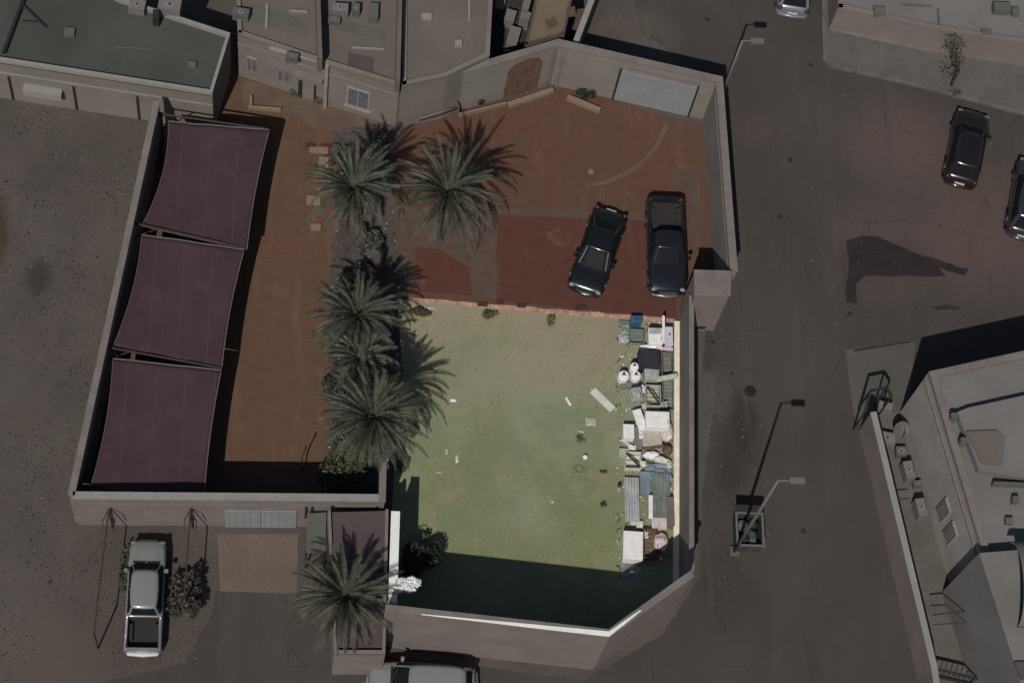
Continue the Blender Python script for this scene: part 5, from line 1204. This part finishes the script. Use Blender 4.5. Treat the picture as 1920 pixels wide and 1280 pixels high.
scatter('gravel', 'thin gravel over the open sandy ground at the right', 'gravel', [(1540, 140), (1920, 240), (1920, 590), (1560, 640), (1500, 400)], 1000, stone, SM, 3, .005)
scatter('gravel', 'gravel and grit around the parked white pickup', 'gravel', [(130, 1010), (400, 1020), (410, 1240), (130, 1260)], 1100, stone, SM, 4)
def tuft(bm, x, y, z, rnd):
    g_ = pnoise(x, y, .3, 7)+pnoise(x, y, 1.1, 9)*.7+rnd.uniform(-.3, .3)
    north = max(0, (y-2.2)*.16)
    if g_ < -.05+north: return 0
    mi = rnd.choice((0, 0, 1, 2)) if g_ < .25 else 0
    for _ in range(3):
        a_ = rnd.uniform(0, 6.3); l = rnd.uniform(.03, .075); d = Vector((cos(a_), sin(a_), 0)); s_ = Vector((-d.y, d.x, 0))*.014
        p = Vector((x, y, z)); f = bm.faces.new([bm.verts.new(q) for q in (p-s_, p+s_, p+d*l+Vector((0, 0, l*.55)))]); f.material_index = mi
    return 1
def grassmat(name, c):
    n = N(name, .8, 0, .1); return n.out(n.mix(n.ramp(n.noise(.9, 3), .4, .6), sc(c, .85), sc(c, 1.2)))
scatter('grass', 'short dry grass growing over the walled yard', 'grass', [(752, 570), (1170, 602), (1262, 690), (1265, 1090), (1120, 1200), (740, 1180)], 9000, tuft,
        [grassmat('grass_green', col(122, 130, 94)), grassmat('grass_straw', col(150, 142, 116)), grassmat('grass_dark', col(112, 120, 82))], 5, .031)
def bit(bm, x, y, z, rnd):
    w_, l_ = rnd.uniform(.015, .05), rnd.uniform(.05, .22); a_ = rnd.uniform(0, 3.14); n0 = len(bm.faces)
    add_obox(bm, (x, y), a_, l_/2, w_/2, z, z+rnd.uniform(.01, .05)); mi = rnd.choice((0, 1, 2, 3, 4)); bm.faces.ensure_lookup_table()
    for f in bm.faces[n0:]: f.material_index = mi
    return 1
scatter('debris', 'small scraps and splinters lying among the stored things', 'debris', [(1155, 600), (1264, 604), (1264, 1050), (1155, 1090)], 520, bit, [M['white'], M['wood'], M['tarp'], M['palewood'], M['greyp']], 6, .031)
scatter('debris', 'fallen frond bits and litter in the palm bed', 'debris', [(620, 320), (740, 320), (760, 560), (740, 940), (615, 940)], 420, bit, [M['deadfrond'], M['wood'], M['bedsoil'], M['palewood'], M['tarp']], 7, .027)
# more odds and ends packed between the stored things
OG = 'odd white scraps between the stored things'
for i, (x, y, w_, h_, z_, m_) in enumerate(((1205, 688, 14, 8, .3, 'white'), (1212, 760, 16, 9, .25, 'offwhite'), (1203, 812, 9, 16, .35, 'white'), (1246, 757, 12, 10, .3, 'ltgrey'), (1186, 838, 16, 9, .2, 'white'),
        (1206, 868, 12, 10, .3, 'white'), (1200, 985, 12, 8, .2, 'white'), (1212, 1000, 8, 14, .3, 'offwhite'), (1255, 870, 10, 12, .3, 'offwhite'), (1208, 728, 8, 14, .3, 'white'))):
    cloth('scrap_heap', 'scrap', x, y, w_, h_, GZ+z_, M[m_], ['small white scrap touching the southwest corner of the purple covered table', 'off white scrap just below the wooden pallet', 'white scrap standing beside the beige mattress',
        'grey scrap between the pallet and the freezer', 'white scrap north of the off white crate', 'white scrap right of the off white crate', 'white scrap north of the large lying fridge', 'off white scrap right of the large lying fridge',
        'off white scrap by the wall above the greenish corrugated sheet', 'white scrap between the garden chair and the pallet'][i], 60+i, .1)['group'] = OG
